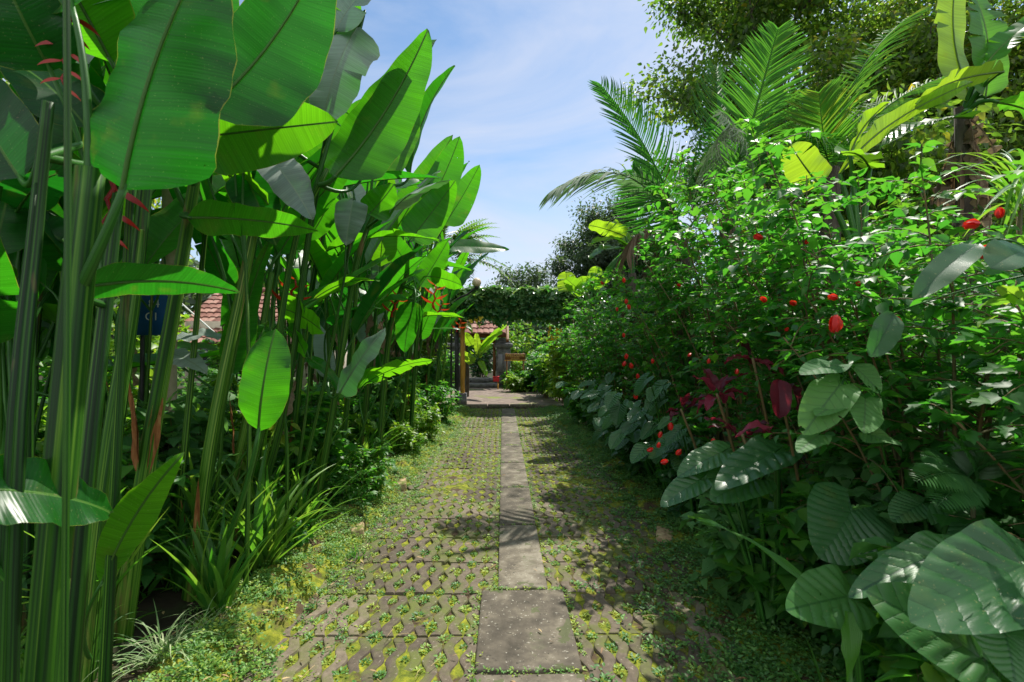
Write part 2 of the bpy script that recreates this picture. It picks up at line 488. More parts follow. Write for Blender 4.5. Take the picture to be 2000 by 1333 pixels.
def surf_mat(name, stops, scale=8.0, rough=0.8, detail=6, bump=0.3, dist=0.01, coord='Object', spec=0.3, use_rnd=0.0, metallic=0.0, stretch=None, second=None):
    """noise-mottled opaque surface. second = (scale, lo, hi, colour): patches of another growth or stain"""
    m, n, l = new_mat(name)
    out = n.new('ShaderNodeOutputMaterial'); pr = n.new('ShaderNodeBsdfPrincipled')
    tc = n.new('ShaderNodeTexCoord'); vec = tc.outputs[coord]
    if stretch:
        mp = n.new('ShaderNodeMapping'); mp.inputs['Scale'].default_value = stretch; l.new(vec, mp.inputs['Vector']); vec = mp.outputs[0]
    no = n.new('ShaderNodeTexNoise'); no.inputs['Scale'].default_value = scale; no.inputs['Detail'].default_value = detail
    no.inputs['Roughness'].default_value = 0.62
    l.new(vec, no.inputs['Vector'])
    f = no.outputs['Fac']
    if use_rnd:
        a = attr(n, 'rnd')
        f = math_n(n, l, 'ADD', math_n(n, l, 'MULTIPLY', f, 1 - use_rnd), math_n(n, l, 'MULTIPLY', a.outputs['Fac'], use_rnd))
    cr = ramp(n, stops); l.new(f, cr.inputs[0]); c = cr.outputs[0]
    if second:
        n2 = n.new('ShaderNodeTexNoise'); n2.inputs['Scale'].default_value = second[0]; n2.inputs['Detail'].default_value = 7
        n2.inputs['Roughness'].default_value = .65
        l.new(tc.outputs[coord], n2.inputs['Vector'])
        r2 = ramp(n, [(second[1], (0, 0, 0)), (second[2], (1, 1, 1))]); l.new(n2.outputs['Fac'], r2.inputs[0])
        c = mixc(n, l, r2.outputs[0], c, second[3])
    l.new(c, pr.inputs['Base Color']); pr.inputs['Roughness'].default_value = rough
    pr.inputs['Specular IOR Level'].default_value = spec; pr.inputs['Metallic'].default_value = metallic
    b = n.new('ShaderNodeBump'); b.inputs['Strength'].default_value = bump; b.inputs['Distance'].default_value = dist
    l.new(no.outputs['Fac'], b.inputs['Height']); l.new(b.outputs[0], pr.inputs['Normal'])
    l.new(pr.outputs[0], out.inputs['Surface'])
    return m

def add_speckle(m, scale, thr, col, amt=.7):
    nt = m.node_tree; n, l = nt.nodes, nt.links
    pr = [x for x in n if x.type == 'BSDF_PRINCIPLED'][0]; src = pr.inputs['Base Color'].links[0].from_socket
    tc = n.new('ShaderNodeTexCoord'); no = n.new('ShaderNodeTexNoise'); no.inputs['Scale'].default_value = scale; no.inputs['Detail'].default_value = 3
    l.new(tc.outputs['Object'], no.inputs['Vector'])
    f = math_n(n, l, 'MULTIPLY', math_n(n, l, 'GREATER_THAN', no.outputs['Fac'], thr), amt)
    l.new(mixc(n, l, f, src, col), pr.inputs['Base Color'])

def stem_mat(name, cols, rough=0.38, stripes=9.0, dry=(.20, .12, .05), dryf=0.55):
    m, n, l = new_mat(name)
    out = n.new('ShaderNodeOutputMaterial'); pr = n.new('ShaderNodeBsdfPrincipled')
    r = attr(n, 'rnd'); uv = attr(n, 'uvm')
    sep = n.new('ShaderNodeSeparateXYZ'); l.new(uv.outputs['Vector'], sep.inputs[0])
    cr = ramp(n, [(i / max(1, len(cols) - 1), c) for i, c in enumerate(cols)])
    cmb = n.new('ShaderNodeCombineXYZ')
    ang = math_n(n, l, 'MULTIPLY', sep.outputs[0], 2 * pi)
    l.new(math_n(n, l, 'MULTIPLY', math_n(n, l, 'SINE', ang), stripes * .22), cmb.inputs[0])
    l.new(math_n(n, l, 'MULTIPLY', math_n(n, l, 'COSINE', ang), stripes * .22), cmb.inputs[1])
    l.new(math_n(n, l, 'ADD', math_n(n, l, 'MULTIPLY', sep.outputs[1], 0.5), math_n(n, l, 'MULTIPLY', sep.outputs[2], 3.3)), cmb.inputs[2])
    no = n.new('ShaderNodeTexNoise'); no.inputs['Scale'].default_value = 1.6; no.inputs['Detail'].default_value = 4
    l.new(cmb.outputs[0], no.inputs['Vector'])
    l.new(math_n(n, l, 'ADD', math_n(n, l, 'SUBTRACT', math_n(n, l, 'MULTIPLY', no.outputs['Fac'], 2.1), .58), math_n(n, l, 'MULTIPLY', math_n(n, l, 'SUBTRACT', r.outputs['Fac'], .6), .6)), cr.inputs[0])
    tc = n.new('ShaderNodeTexCoord')
    mp = n.new('ShaderNodeMapping'); mp.inputs['Scale'].default_value = (14, 14, 1.6); l.new(tc.outputs['Object'], mp.inputs['Vector'])
    nd = n.new('ShaderNodeTexNoise'); nd.inputs['Scale'].default_value = 1.0; nd.inputs['Detail'].default_value = 6
    l.new(mp.outputs[0], nd.inputs['Vector'])
    dr = ramp(n, [(0, (0, 0, 0)), (dryf, (0, 0, 0)), (dryf + .1, (1, 1, 1))]); l.new(nd.outputs['Fac'], dr.inputs[0])
    A = mixc(n, l, math_n(n, l, 'MULTIPLY', dr.outputs[0], .75), cr.outputs[0], dry)
    l.new(A, pr.inputs['Base Color']); pr.inputs['Roughness'].default_value = rough; pr.inputs['Specular IOR Level'].default_value = .28
    b = n.new('ShaderNodeBump'); b.inputs['Strength'].default_value = 0.25; b.inputs['Distance'].default_value = 0.004
    l.new(no.outputs['Fac'], b.inputs['Height']); l.new(b.outputs[0], pr.inputs['Normal'])
    l.new(pr.outputs[0], out.inputs['Surface'])
    return m

M = {}
M['heli'] = leaf_mat('heliconia_leaf', holes=.80, cols= [(.010, .070, .014), (.013, .095, .012), (.022, .13, .010), (.045, .18, .010)],
                     trans=[(.015, .20, .010), (.05, .42, .010), (.13, .58, .008), (.22, .66, .008)], tfac=.5, rough=.34, spec=.36, vein='heli',
                     ribcol=(.10, .26, .04), edge=(.35, .38, .04), blot=.35)
M['pale_sheen'] = leaf_mat('pale_sheen_heliconia_leaf', [(.12, .19, .14), (.2, .27, .22), (.28, .34, .3)], [(.05, .3, .03), (.08, .36, .04), (.1, .4, .05)], tfac=.25, rough=.42, spec=.7, vein='heli', ribcol=(.2, .3, .18), edge=(.3, .3, .1), blot=.15)  # grey sky sheen painted into the base colour; also serves pale undersides
M['banana'] = leaf_mat('banana_leaf', [(.03, .11, .02), (.05, .15, .02), (.09, .22, .02), (.12, .25, .03)],
                       [(.12, .5, .02), (.22, .6, .02), (.4, .72, .02), (.5, .75, .03)], tfac=.5, rough=.36, vein='heli', ribcol=(.18, .32, .06), edge=(.3, .25, .08), blot=.4)
M['dry'] = leaf_mat('dry_leaf', [(.10, .06, .035), (.18, .12, .07), (.28, .2, .12)], [(.2, .12, .05), (.3, .2, .1), (.4, .3, .15)], tfac=.3, rough=.7, vein='heli', ribcol=(.2, .13, .08))
M['hibis'] = leaf_mat('hibiscus_leaf', [(.025, .095, .025), (.042, .15, .028), (.075, .20, .025), (.20, .33, .035)],
                      [(.08, .42, .03), (.14, .55, .03), (.24, .60, .03), (.45, .72, .05)], tfac=.45, rough=.46, spec=.42, vein='small', ribcol=(.08, .17, .05))
M['lime'] = leaf_mat('lime_leaf', [(.05, .13, .02), (.09, .2, .02), (.16, .28, .03), (.3, .36, .03)],
                     [(.2, .5, .03), (.3, .6, .03), (.45, .7, .04), (.65, .7, .05)], tfac=.48, rough=.42, vein='small', ribcol=(.15, .25, .06))
M['soft'] = leaf_mat('soft_leaf', holes=.70, cols= [(.045, .14, .045), (.07, .19, .05), (.10, .24, .06)], trans=[(.15, .45, .06), (.2, .5, .08), (.25, .55, .08)], tfac=.35, rough=.6, spec=.3, vein='heart', ribcol=(.06, .13, .05), blot=.3)
M['dark'] = leaf_mat('dark_leaf', [(.010, .035, .014), (.015, .055, .018), (.03, .085, .022), (.07, .14, .035)],
                     [(.04, .2, .03), (.06, .28, .03), (.1, .36, .03), (.2, .42, .05)], tfac=.35, rough=.33, vein='none')
M['tree'] = leaf_mat('tree_leaf', [(.035, .065, .02), (.06, .10, .025), (.10, .15, .03), (.25, .2, .03)],
                     [(.12, .3, .02), (.2, .42, .03), (.35, .55, .04), (.6, .5, .04)], tfac=.5, rough=.42)
M['far'] = leaf_mat('far_tree_leaf', [(.035, .06, .035), (.05, .085, .04), (.07, .11, .045)], [(.1, .2, .06), (.14, .25, .06), (.2, .3, .08)], tfac=.35, rough=.55)
M['palm'] = leaf_mat('palm_leaflet', [(.03, .095, .03), (.045, .13, .03), (.07, .17, .03), (.22, .24, .04)],
                     [(.08, .38, .03), (.12, .48, .03), (.2, .58, .03), (.6, .55, .04)], tfac=.42, rough=.6, spec=.2)
M['ear'] = leaf_mat('elephant_ear_leaf', holes=.78, cols= [(.024, .088, .028), (.036, .118, .036), (.06, .17, .048)], trans=[(.06, .3, .04), (.09, .38, .04), (.14, .45, .05)],
                    tfac=.28, rough=.36, spec=.5, vein='heart', ribcol=(.022, .08, .026), blot=.3)
M['strap'] = leaf_mat('strap_leaf', [(.03, .11, .02), (.05, .17, .022), (.08, .22, .03), (.15, .3, .04)],
                      [(.1, .45, .02), (.18, .55, .03), (.3, .62, .04), (.45, .7, .06)], tfac=.42, rough=.38, vein='strap')
M['varieg'] = leaf_mat('variegated_grass_leaf', [(.08, .2, .05), (.3, .42, .18), (.55, .6, .36)], [(.2, .4, .1), (.4, .5, .25), (.6, .65, .4)], tfac=.35, rough=.45, vein='strap')
M['maroon'] = leaf_mat('maroon_leaf', [(.035, .008, .014), (.09, .010, .022), (.18, .02, .045)], [(.25, .02, .04), (.4, .03, .05), (.5, .05, .1)], tfac=.35, rough=.5, spec=.3)
M['red'] = leaf_mat('red_petal', [(.45, .012, .01), (.62, .02, .012), (.7, .05, .02)], [(.8, .03, .02), (.9, .05, .02), (.9, .1, .03)], tfac=.35, rough=.45)
M['bract'] = leaf_mat('bract', [(.26, .01, .012), (.5, .03, .015), (.65, .14, .02)], [(.6, .03, .02), (.8, .1, .02), (.9, .35, .04)], tfac=.25, rough=.35)
M['yellow'] = leaf_mat('yellow_petal', [(.7, .5, .02), (.8, .62, .04)], [(.8, .6, .03), (.9, .7, .05)], tfac=.4, rough=.5)
M['ground_leaf'] = leaf_mat('ground_cover_leaf', [(.045, .13, .035), (.09, .23, .05), (.17, .33, .06), (.33, .42, .05)],
                            [(.1, .35, .05), (.18, .48, .06), (.3, .55, .08), (.5, .55, .06)], tfac=.32, rough=.5)
M['palepalm'] = leaf_mat('pale_palm_leaflet', [(.14, .2, .14), (.25, .3, .22), (.36, .38, .28)], [(.2, .4, .12)] * 3, tfac=.3, rough=.65, spec=.2)  # white glare of the silvery fronds put into a pale base colour
M['fern'] = leaf_mat('fern_leaf', [(.03, .10, .03), (.045, .14, .04), (.07, .18, .05)], [(.1, .4, .05), (.15, .45, .05), (.2, .5, .06)], tfac=.4, rough=.42)
M['vine'] = leaf_mat('vine_leaf', [(.035, .11, .05), (.055, .15, .06), (.10, .21, .08), (.2, .33, .12)], [(.06, .3, .04), (.1, .4, .05), (.2, .5, .06), (.4, .6, .1)], tfac=.38, rough=.25, spec=.6)

M['stem'] = stem_mat('heliconia_stem', [(.003, .020, .002), (.010, .056, .004), (.032, .12, .006), (.10, .22, .02), (.26, .34, .07)], dryf=.60, rough=.5)
M['petiole'] = stem_mat('petiole', [(.012, .05, .01), (.022, .10, .012), (.04, .15, .02), (.08, .22, .03)], dryf=.9)
M['twig'] = stem_mat('twig', [(.03, .05, .02), (.07, .075, .03), (.16, .13, .06), (.28, .17, .07)], rough=.7, dryf=.5)
M['sheath'] = surf_mat('dry_sheath', [(.25, (.11, .04, .015)), (.5, (.25, .10, .03)), (.75, (.42, .25, .10))], 5, .65, stretch=(14, 14, 1.2), bump=.5)
M['bark'] = surf_mat('bark', [(.3, (.035, .028, .022)), (.55, (.09, .075, .055)), (.8, (.17, .15, .12))], 6, .9, stretch=(4, 4, 1), bump=.7, dist=.03)
M['soil'] = surf_mat('soil', [(.3, (.012, .010, .006)), (.55, (.035, .028, .016)), (.75, (.06, .055, .025))], 3, .95, bump=.8, dist=.03, second=(1.4, .5, .62, (.022, .05, .012)))
M['moss'] = surf_mat('moss', [(.25, (.045, .05, .008)), (.42, (.10, .13, .012)), (.55, (.19, .21, .016)), (.7, (.32, .31, .02))], 22, .95, bump=1.0, dist=.015,
                     second=(6.0, .50, .60, (.075, .05, .028)))
M['paver'] = surf_mat('paver_concrete', [(.3, (.07, .056, .040)), (.5, (.12, .096, .068)), (.7, (.19, .155, .11))], 30, .85, bump=.6, dist=.003,
                      second=(3.4, .47, .64, (.11, .13, .03)), use_rnd=.35)
M['slab'] = surf_mat('slab_concrete', [(.30, (.05, .042, .03)), (.45, (.098, .083, .061)), (.55, (.145, .124, .09)), (.66, (.23, .205, .155))], 9, .82, detail=12, bump=.45, dist=.003,
                     second=(3.2, .60, .74, (.075, .09, .04)), use_rnd=.15)
M['brick'] = surf_mat('kerb_brick', [(.3, (.16, .10, .06)), (.5, (.34, .25, .14)), (.75, (.46, .38, .22))], 18, .9, bump=.6, dist=.005, second=(7, .52, .6, (.10, .13, .02)))
M['plaza'] = surf_mat('plaza_concrete', [(.3, (.12, .09, .075)), (.5, (.19, .145, .12)), (.7, (.26, .205, .165))], 6, .85, bump=.3, second=(1.1, .54, .66, (.16, .20, .03)))
M['bamboo'] = surf_mat('yellow_post', [(.3, (.35, .16, .03)), (.5, (.55, .27, .04)), (.75, (.62, .38, .08))], 4, .5, stretch=(10, 10, 1), bump=.2)
M['wood'] = surf_mat('brown_wood', [(.3, (.10, .045, .018)), (.5, (.20, .09, .03)), (.75, (.30, .15, .06))], 5, .6, stretch=(2, 14, 14), bump=.3)
M['stone'] = surf_mat('grey_stone', [(.3, (.09, .09, .095)), (.5, (.17, .17, .18)), (.75, (.28, .28, .29))], 9, .85, bump=.6, dist=.01, second=(3, .56, .7, (.05, .065, .03)))
M['pole'] = surf_mat('pole_concrete', [(.3, (.30, .24, .15)), (.5, (.45, .37, .25)), (.75, (.56, .48, .36))], 9, .85, bump=.4, second=(3, .55, .68, (.2, .2, .1)))
M['tile'] = surf_mat('roof_tile', [(.2, (.14, .06, .045)), (.45, (.28, .13, .10)), (.65, (.38, .21, .165)), (.85, (.45, .33, .27))], 7, .85, bump=.5, use_rnd=.5, second=(2, .58, .7, (.12, .11, .08)))
M['wall'] = surf_mat('house_wall', [(.3, (.42, .36, .28)), (.6, (.58, .52, .42))], 3, .9, bump=.2, second=(1.2, .56, .7, (.3, .28, .2)))
M['blue'] = surf_mat('blue_paint', [(.3, (.012, .08, .24)), (.7, (.02, .11, .32))], 8, .45, bump=.05)
M['white'] = surf_mat('white_paint', [(.3, (.66, .66, .62)), (.7, (.8, .8, .78))], 8, .5, bump=.05)
M['redpaint'] = surf_mat('red_paint', [(.3, (.5, .02, .03)), (.7, (.65, .04, .05))], 8, .45, bump=.05)
M['metal'] = surf_mat('dark_metal', [(.3, (.03, .03, .03)), (.7, (.07, .07, .07))], 8, .5, bump=.1, metallic=.6)
M['globe'] = surf_mat('lamp_globe', [(.3, (.60, .46, .30)), (.7, (.72, .58, .40))], 6, .35, bump=.02, spec=.5)
M['gold'] = surf_mat('gold_paint', [(.3, (.6, .38, .08)), (.7, (.75, .5, .14))], 8, .4, bump=.05)
M['glass'] = surf_mat('window_glass', [(.3, (.02, .025, .03)), (.7, (.05, .06, .065))], 2, .08, bump=.02, spec=.8)
M['litter'] = leaf_mat('fallen_leaf', [(.22, .12, .05), (.4, .26, .12), (.55, .42, .2)], [(.3, .2, .08)] * 3, tfac=.2, rough=.7)

add_speckle(M['slab'], 55, .66, (.42, .40, .33), .6)
add_speckle(M['slab'], 38, .68, (.03, .028, .02), .7)
add_speckle(M['slab'], 7, .66, (.06, .085, .02), .6)
add_speckle(M['paver'], 60, .68, (.35, .32, .25), .4)
M['pale'] = surf_mat('lavender_grey_plaster', [(.3, (.22, .21, .25)), (.7, (.34, .33, .38))], 7, .85, bump=.2)
# ------------------------------------------------------------------ ground, path
RG = np.random.default_rng(11)

def ground_h(x, y):
    """gentle beds either side of the path, flat path"""
    x = np.asarray(x, float); y = np.asarray(y, float)
    d = np.clip(np.maximum(-1.35 - x, x - 1.35), 0, 3)
    side = np.clip(d, 0, .5) / .5
    far = np.clip((np.hypot(x, y - 8) - 12) / 20, 0, 1)
    return -0.012 + side * (0.05 + 0.07 * vnoise(x, y, .45) + 0.03 * vnoise(x, y, .14)) + far * 0.6 * vnoise(x, y, 9) - 0.0 * y

def sheet(name, xs, ys, mat, hf, kind='structure', label=None):
    X, Y = np.meshgrid(xs, ys)
    mb = MB(); mb.add(np.stack([X, Y, hf(X, Y)], -1).reshape(-1, 3), [grid_faces(len(ys), len(xs))], .5)
    o = mb.build(name, mat); tag(o, label, None, None, kind)
    return o
_xs = np.unique(np.concatenate([-np.geomspace(6, 900, 18), np.linspace(-6, 6, 121), np.geomspace(6, 900, 18)]))
_ys = np.unique(np.concatenate([np.geomspace(14, 1200, 24), np.linspace(-3, 14, 171), [-40, -15, -6]]))
sheet('ground', _xs, _ys, M['soil'], ground_h, label='dark leafy soil under the plants')

def path_l(y): return np.interp(y, [0, 2.3, 4.5, 8.5, 12], [-1.26, -1.24, -1.16, -.95, -.85])
def path_r(y): return np.interp(y, [0, 2.3, 4.5, 8.5, 12], [1.22, 1.22, 1.36, 1.22, 1.05])

def moss_h(x, y):
    n = vnoise(x, y, .11) * .5 + vnoise(x, y, .037) * .3 + vnoise(x + 7, y, .6) * .45
    return -0.004 + 0.034 * np.clip(n, 0, 1.2)
sheet('path', np.linspace(-1.5, 1.5, 121), np.concatenate([np.arange(0.6, 6, .03), np.arange(6, 12.05, .08)]), M['moss'], moss_h, label='mossy bed of the garden path')

# wavy concrete ribs with eye shaped openings
JO = np.arange(0.42, 12.1, 0.44)
SP, AMP, WV, PER = 0.087, 0.0150, 0.059, 0.19
def rib_rows(y1):
    ys = set(np.round(np.arange(0.8, 6.5, .021), 4)) | set(np.round(np.arange(6.5, y1, .042), 4))
    for j in JO: ys |= {round(j - .012, 4), round(j - .004, 4), round(j + .004, 4), round(j + .012, 4)}
    return np.array(sorted(v for v in ys if v < y1))
def eye_xy(side):
    out = []
    return out
RY = rib_rows(12.0)
jd = np.min(np.abs(RY[:, None] - JO[None]), axis=1)
jz = np.clip((jd - .004) / .008, 0, 1)
pav = MB(); EYES = []
for side in (-1, 1):
    n = 15
    for k in range(n):
        x0 = (-0.03 - .035 - SP * (k + .1)) if side < 0 else (0.274 + .035 + SP * (k + .1))
        sg = 1 if k % 2 else -1
        # blocks are laid slightly out of line with one another
        blk = np.floor((RY - .42) / .44).astype(int)
        jit = np.array([((b * 7 + 3) % 5 - 2) * .0018 for b in blk]); jh = np.array([((b * 13 + k // 4 * 5) % 7 - 3) * .0016 for b in blk])
        cx = x0 + jit + sg * AMP * np.sin(2 * pi * RY / PER)
        m = (cx > path_l(RY) + .02) & (cx < path_r(RY) - .02)
        w = WV / 2 + 0.0015 * np.sin(RY * 31 + k)
        prof = [(-1, 0), (-1, .70), (-.84, .95), (-.6, 1), (.6, 1), (.84, .95), (1, .70), (1, 0)]
        ztop = (0.026 + jh + .0009 * (k % 2)) * jz - .01 * (1 - jz)
        V = np.array([[(cx[i] + w[i] * a, RY[i], -0.012 + (ztop[i] + .012) * b) for a, b in prof] for i in range(len(RY))])
        F = grid_faces(len(RY), len(prof))
        ri = F[:, 0] // len(prof)
        F = F[m[ri] & m[np.minimum(ri + 1, len(RY) - 1)]]
        ztop = ztop; rn = np.array([((b * 31 + k // 4 * 17) % 10) / 10 for b in blk])
        pav.add(V.reshape(-1, 3), [F], np.repeat(rn, len(prof)))
        # openings lie between this rib and the next
        ph = PER * (.25 if sg < 0 else .75)
        for y in np.arange(ph, 12, PER):
            xe = x0 + side * SP / 2
            if side < 0: ph2 = y + (PER / 2)
            else: ph2 = y
            if path_l(y) + .03 < xe < path_r(y) - .03 and y > .9: EYES.append((xe, ph2 if ph2 < 12 else y))
o = pav.build('pavement', M['paver'], smooth=False); tag(o, 'wavy grey grass-block pavers with eye shaped openings', None, None, 'structure')

# central slabs
sl_l = tag(bpy.data.objects.new('slab_row', None), None)
bpy.data.objects.remove(sl_l)
slabs = [(-.13, .365, 1.40, 2.30), (-.13, .365, 2.315, 3.08)]
y = 3.10
while y < 11.9:
    slabs.append((-.032, .276, y, min(y + 1.09, 11.98))); y += 1.105
for i, (xa, xb, ya, yb) in enumerate(slabs):
    # gently uneven top with worn rounded edges
    nx, ny = 14, int((yb - ya) / .05) + 2
    xs = np.concatenate([[xa, xa + .004], np.linspace(xa + .012, xb - .012, nx), [xb - .004, xb]])
    ys = np.concatenate([[ya, ya + .004], np.linspace(ya + .012, yb - .012, ny), [yb - .004, yb]])
    X, Y = np.meshgrid(xs, ys)
    e = np.minimum(np.minimum(X - xa, xb - X), np.minimum(Y - ya, yb - Y))
    # corners worn round
    cxd = np.minimum(X - xa, xb - X); cyd = np.minimum(Y - ya, yb - Y)
    corner = np.clip(.02 - np.hypot(np.clip(.03 - cxd, 0, 1), np.clip(.03 - cyd, 0, 1)) + .012, -.02, .01)
    Z = .036 + RG.normal() * .002 + .002 * vnoise(X, Y, .1) - np.where(e < .001, .05, np.where(e < .006, .005, 0)) + np.where((cxd < .03) & (cyd < .03), np.minimum(corner, 0) * 1.5, 0)
    mb = MB(); mb.add(np.stack([X, Y, Z], -1).reshape(-1, 3), [grid_faces(len(ys), len(xs))], RG.random())
    o = mb.build('paving_slab', M['slab'], origin=((xa + xb) / 2, (ya + yb) / 2, 0)); o['kind'] = 'structure'

# kerb across the end of the path and the paved yard beyond
mb = MB()
for i in range(4): box(mb, (-.62 + i * .52, 12.12, .045), (.505, .16, .12), bev=.012, rnd=RG.random())
tag(mb.build('kerb', M['slab']), 'low concrete kerb crossing the end of the path', None, None, 'structure')
sheet('yard', np.linspace(-1.6, 2.4, 20), np.linspace(12.21, 18.6, 30), M['plaza'], lambda x, y: .045 + .01 * vnoise(x, y, .7), label='pinkish paved yard in front of the gate')

# mossy mound down the left edge of the path
def strip(name, xf0, xf1, ys, n, hf, mat, label):
    V = []
    for y in ys:
        for j in range(n):
            t = j / (n - 1); x = xf0(y) * (1 - t) + xf1(y) * t
            V.append((x, y, hf(t, x, y)))
    mb = MB(); mb.add(V, [grid_faces(len(ys), n)], .5)
    return tag(mb.build(name, mat), label, None, None, 'structure')
def mound(t, x, y): return -0.02 + (0.10 + .05 * vnoise(x, y, .3)) * sin(pi * t) ** .8 + .045 * (vnoise(x, y, .06) - .5) + .03 * vnoise(x, y, .025)
strip('moss_bank', lambda y: path_l(y) - .42, lambda y: path_l(y) + .10 + .05 * vnoise(0, y, .2), np.arange(1.2, 12, .035), 16, mound, M['moss'], 'yellow green mossy bank along the left edge')
strip('moss_verge', lambda y: path_r(y) - .10 - .06 * vnoise(3, y, .25), lambda y: path_r(y) + .40, np.arange(1.2, 12, .045), 12, lambda t, x, y: mound(t, x, y) * .6, M['moss'], 'shaded mossy verge along the right edge')

# worn kerb bricks showing through the moss
for (px, py, dx, rz, lb) in ((695, 1022, .0, .25, 'worn yellowish kerb brick half buried in moss, nearer of the two'), (781, 938, .0, .2, 'worn yellowish kerb brick half buried in moss, farther of the two'), (1298, 1028, 0, -.3, 'low kerb brick in the shaded right verge')):
    g = G(px, py, .09)
    mb = MB(); box(mb, (0, 0, 0), (.13, .34, .12), rz=rz, bev=.012, rnd=.6)
    o = mb.build('kerb_brick', M['brick']); o.location = (g[0], g[1], .035 if px < 1000 else .0); tag(o, lb, 'brick', 'kerb bricks beside the path')

# small creeping plants: in the openings, on the bank, on the verge
def tufts(name, pts, nleaf, rad, lf, T, mat, label, h=.03, rnd=(0, 1), seed=1):
    rg = np.random.default_rng(seed); pts = np.asarray(pts)
    n = len(pts) * nleaf
    c = np.repeat(pts, nleaf, 0); a = rg.random(n) * 2 * pi; r = rg.random(n) ** .7
    sz = np.repeat(rg.uniform(.5, 1.25, len(pts)), nleaf)
    Q = c + np.stack([np.cos(a) * r * rad * sz, np.sin(a) * r * rad * sz, rg.random(n) * h * (1.2 - r) * sz], -1)
    A = np.stack([np.cos(a + rg.normal(0, .5, n)), np.sin(a + rg.normal(0, .5, n)), rg.uniform(-.1, .9, n)], -1)
    N = np.stack([rg.normal(0, .35, n), rg.normal(0, .35, n), np.ones(n)], -1)
    mb = MB(); R = np.clip(np.repeat(rg.uniform(rnd[0], rnd[1], len(pts)), nleaf) + rg.normal(0, .12, n), 0, 1)
    scatter(mb, T, Q, A, N, lf * rg.uniform(.6, 1.3, n) * np.sqrt(sz), R)
    return tag(mb.build(name, mat), label, name.replace('_', ' '), None, 'stuff')
E = np.array(EYES); e3 = np.column_stack([E[:, 0] + RG.normal(0, .006, len(E)), E[:, 1] + RG.normal(0, .012, len(E)), np.full(len(E), .012)])
dens = vnoise(e3[:, 0] + 3, e3[:, 1], .7)
near = e3[(e3[:, 1] < 5.5) & (RG.random(len(e3)) < .35 + .95 * dens)]
farp = e3[(e3[:, 1] >= 5.5) & (RG.random(len(e3)) < .9)]
tufts('creeping_weeds', near, 46, .044, .020, T_OVAL, M['ground_leaf'], 'small green weeds sprouting from the paver openings', h=.026, rnd=(.15, 1), seed=3)
tufts('creeping_moss_weeds', farp, 16, .052, .034, T_DIA, M['ground_leaf'], 'weeds and moss filling the farther paver openings', h=.02, rnd=(.6, 1), seed=4)
# weeds and moss lining the slab edges and joints
_e = []
for (xa, xb, ya, yb) in slabs:
    for q in np.arange(ya, yb, .035):
        for xx in (xa - .014, xb + .014):
            if RG.random() < .25 + .6 * vnoise(xx + 5, q, .3): _e.append((xx + RG.normal() * .008, q, .026))
    for q in np.arange(xa, xb, .03):
        if RG.random() < .6: _e.append((q, yb + .007, .032))
tufts('joint_weeds', np.array(_e), 14, .022, .016, T_OVAL, M['ground_leaf'], 'fine weeds and moss lining the edges of the concrete slabs', h=.02, rnd=(.4, 1), seed=14)
# dense cover on both margins, fading into the paving
def margin(n, side, seed, y0=1.3, y1=12, spread=.22, off=0.0):
    rg = np.random.default_rng(seed); y = y0 + (y1 - y0) * rg.random(n) ** 1.5
    e = path_l(y) if side < 0 else path_r(y)
    x = e + side * (-spread * np.abs(rg.normal(0, 1, n)) + .45 * rg.random(n) + off)
    if side < 0: t = np.clip((x - (e - .42)) / .54, 0, 1); sc_ = 1.0
    else: t = np.clip((x - (e - .13)) / .53, 0, 1); sc_ = .6
    z = np.maximum(.02, .008 + sc_ * (-0.02 + (0.10 + .05 * vnoise(x, y, .3)) * np.sin(pi * t) ** .8 + .045 * (vnoise(x, y, .06) - .5) + .03 * vnoise(x, y, .025)))
    z = np.maximum(z, ground_h(x, y) + .01)
    k = vnoise(x, y, .16) > rg.uniform(.05, .55, n)
    return np.column_stack([x, y, z])[k]
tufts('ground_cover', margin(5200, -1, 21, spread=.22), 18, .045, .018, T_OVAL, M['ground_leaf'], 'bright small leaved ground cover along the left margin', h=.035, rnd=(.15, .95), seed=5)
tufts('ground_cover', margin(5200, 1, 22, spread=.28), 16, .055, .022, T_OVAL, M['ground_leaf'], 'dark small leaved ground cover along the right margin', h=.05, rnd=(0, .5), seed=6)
# grass and weeds over the garden floor behind the thicket
rg = np.random.default_rng(77); n = 60000
y = 1.2 + 16 * rg.random(n) ** 1.3; x = np.where(rg.random(n) < .72, -1.9 - 6.5 * rg.random(n), 1.8 + 5 * rg.random(n))
a = rg.random(n) * 6.28; k = vnoise(x, y, .5) > rg.uniform(.1, .6, n); x, y, a = x[k], y[k], a[k]; n = len(x)
mb = MB(); scatter(mb, T_LANCE, np.column_stack([x, y, ground_h(x, y)]), np.column_stack([np.cos(a), np.sin(a), rg.uniform(.3, 2.5, n)]), rg.normal(0, .4, (n, 3)) + [0, 0, 1], rg.uniform(.06, .2, n), rg.random(n))
tag(mb.build('garden_grass', M['strap']), 'rough grass and weeds covering the garden floor on both sides', 'grass', None, 'stuff')
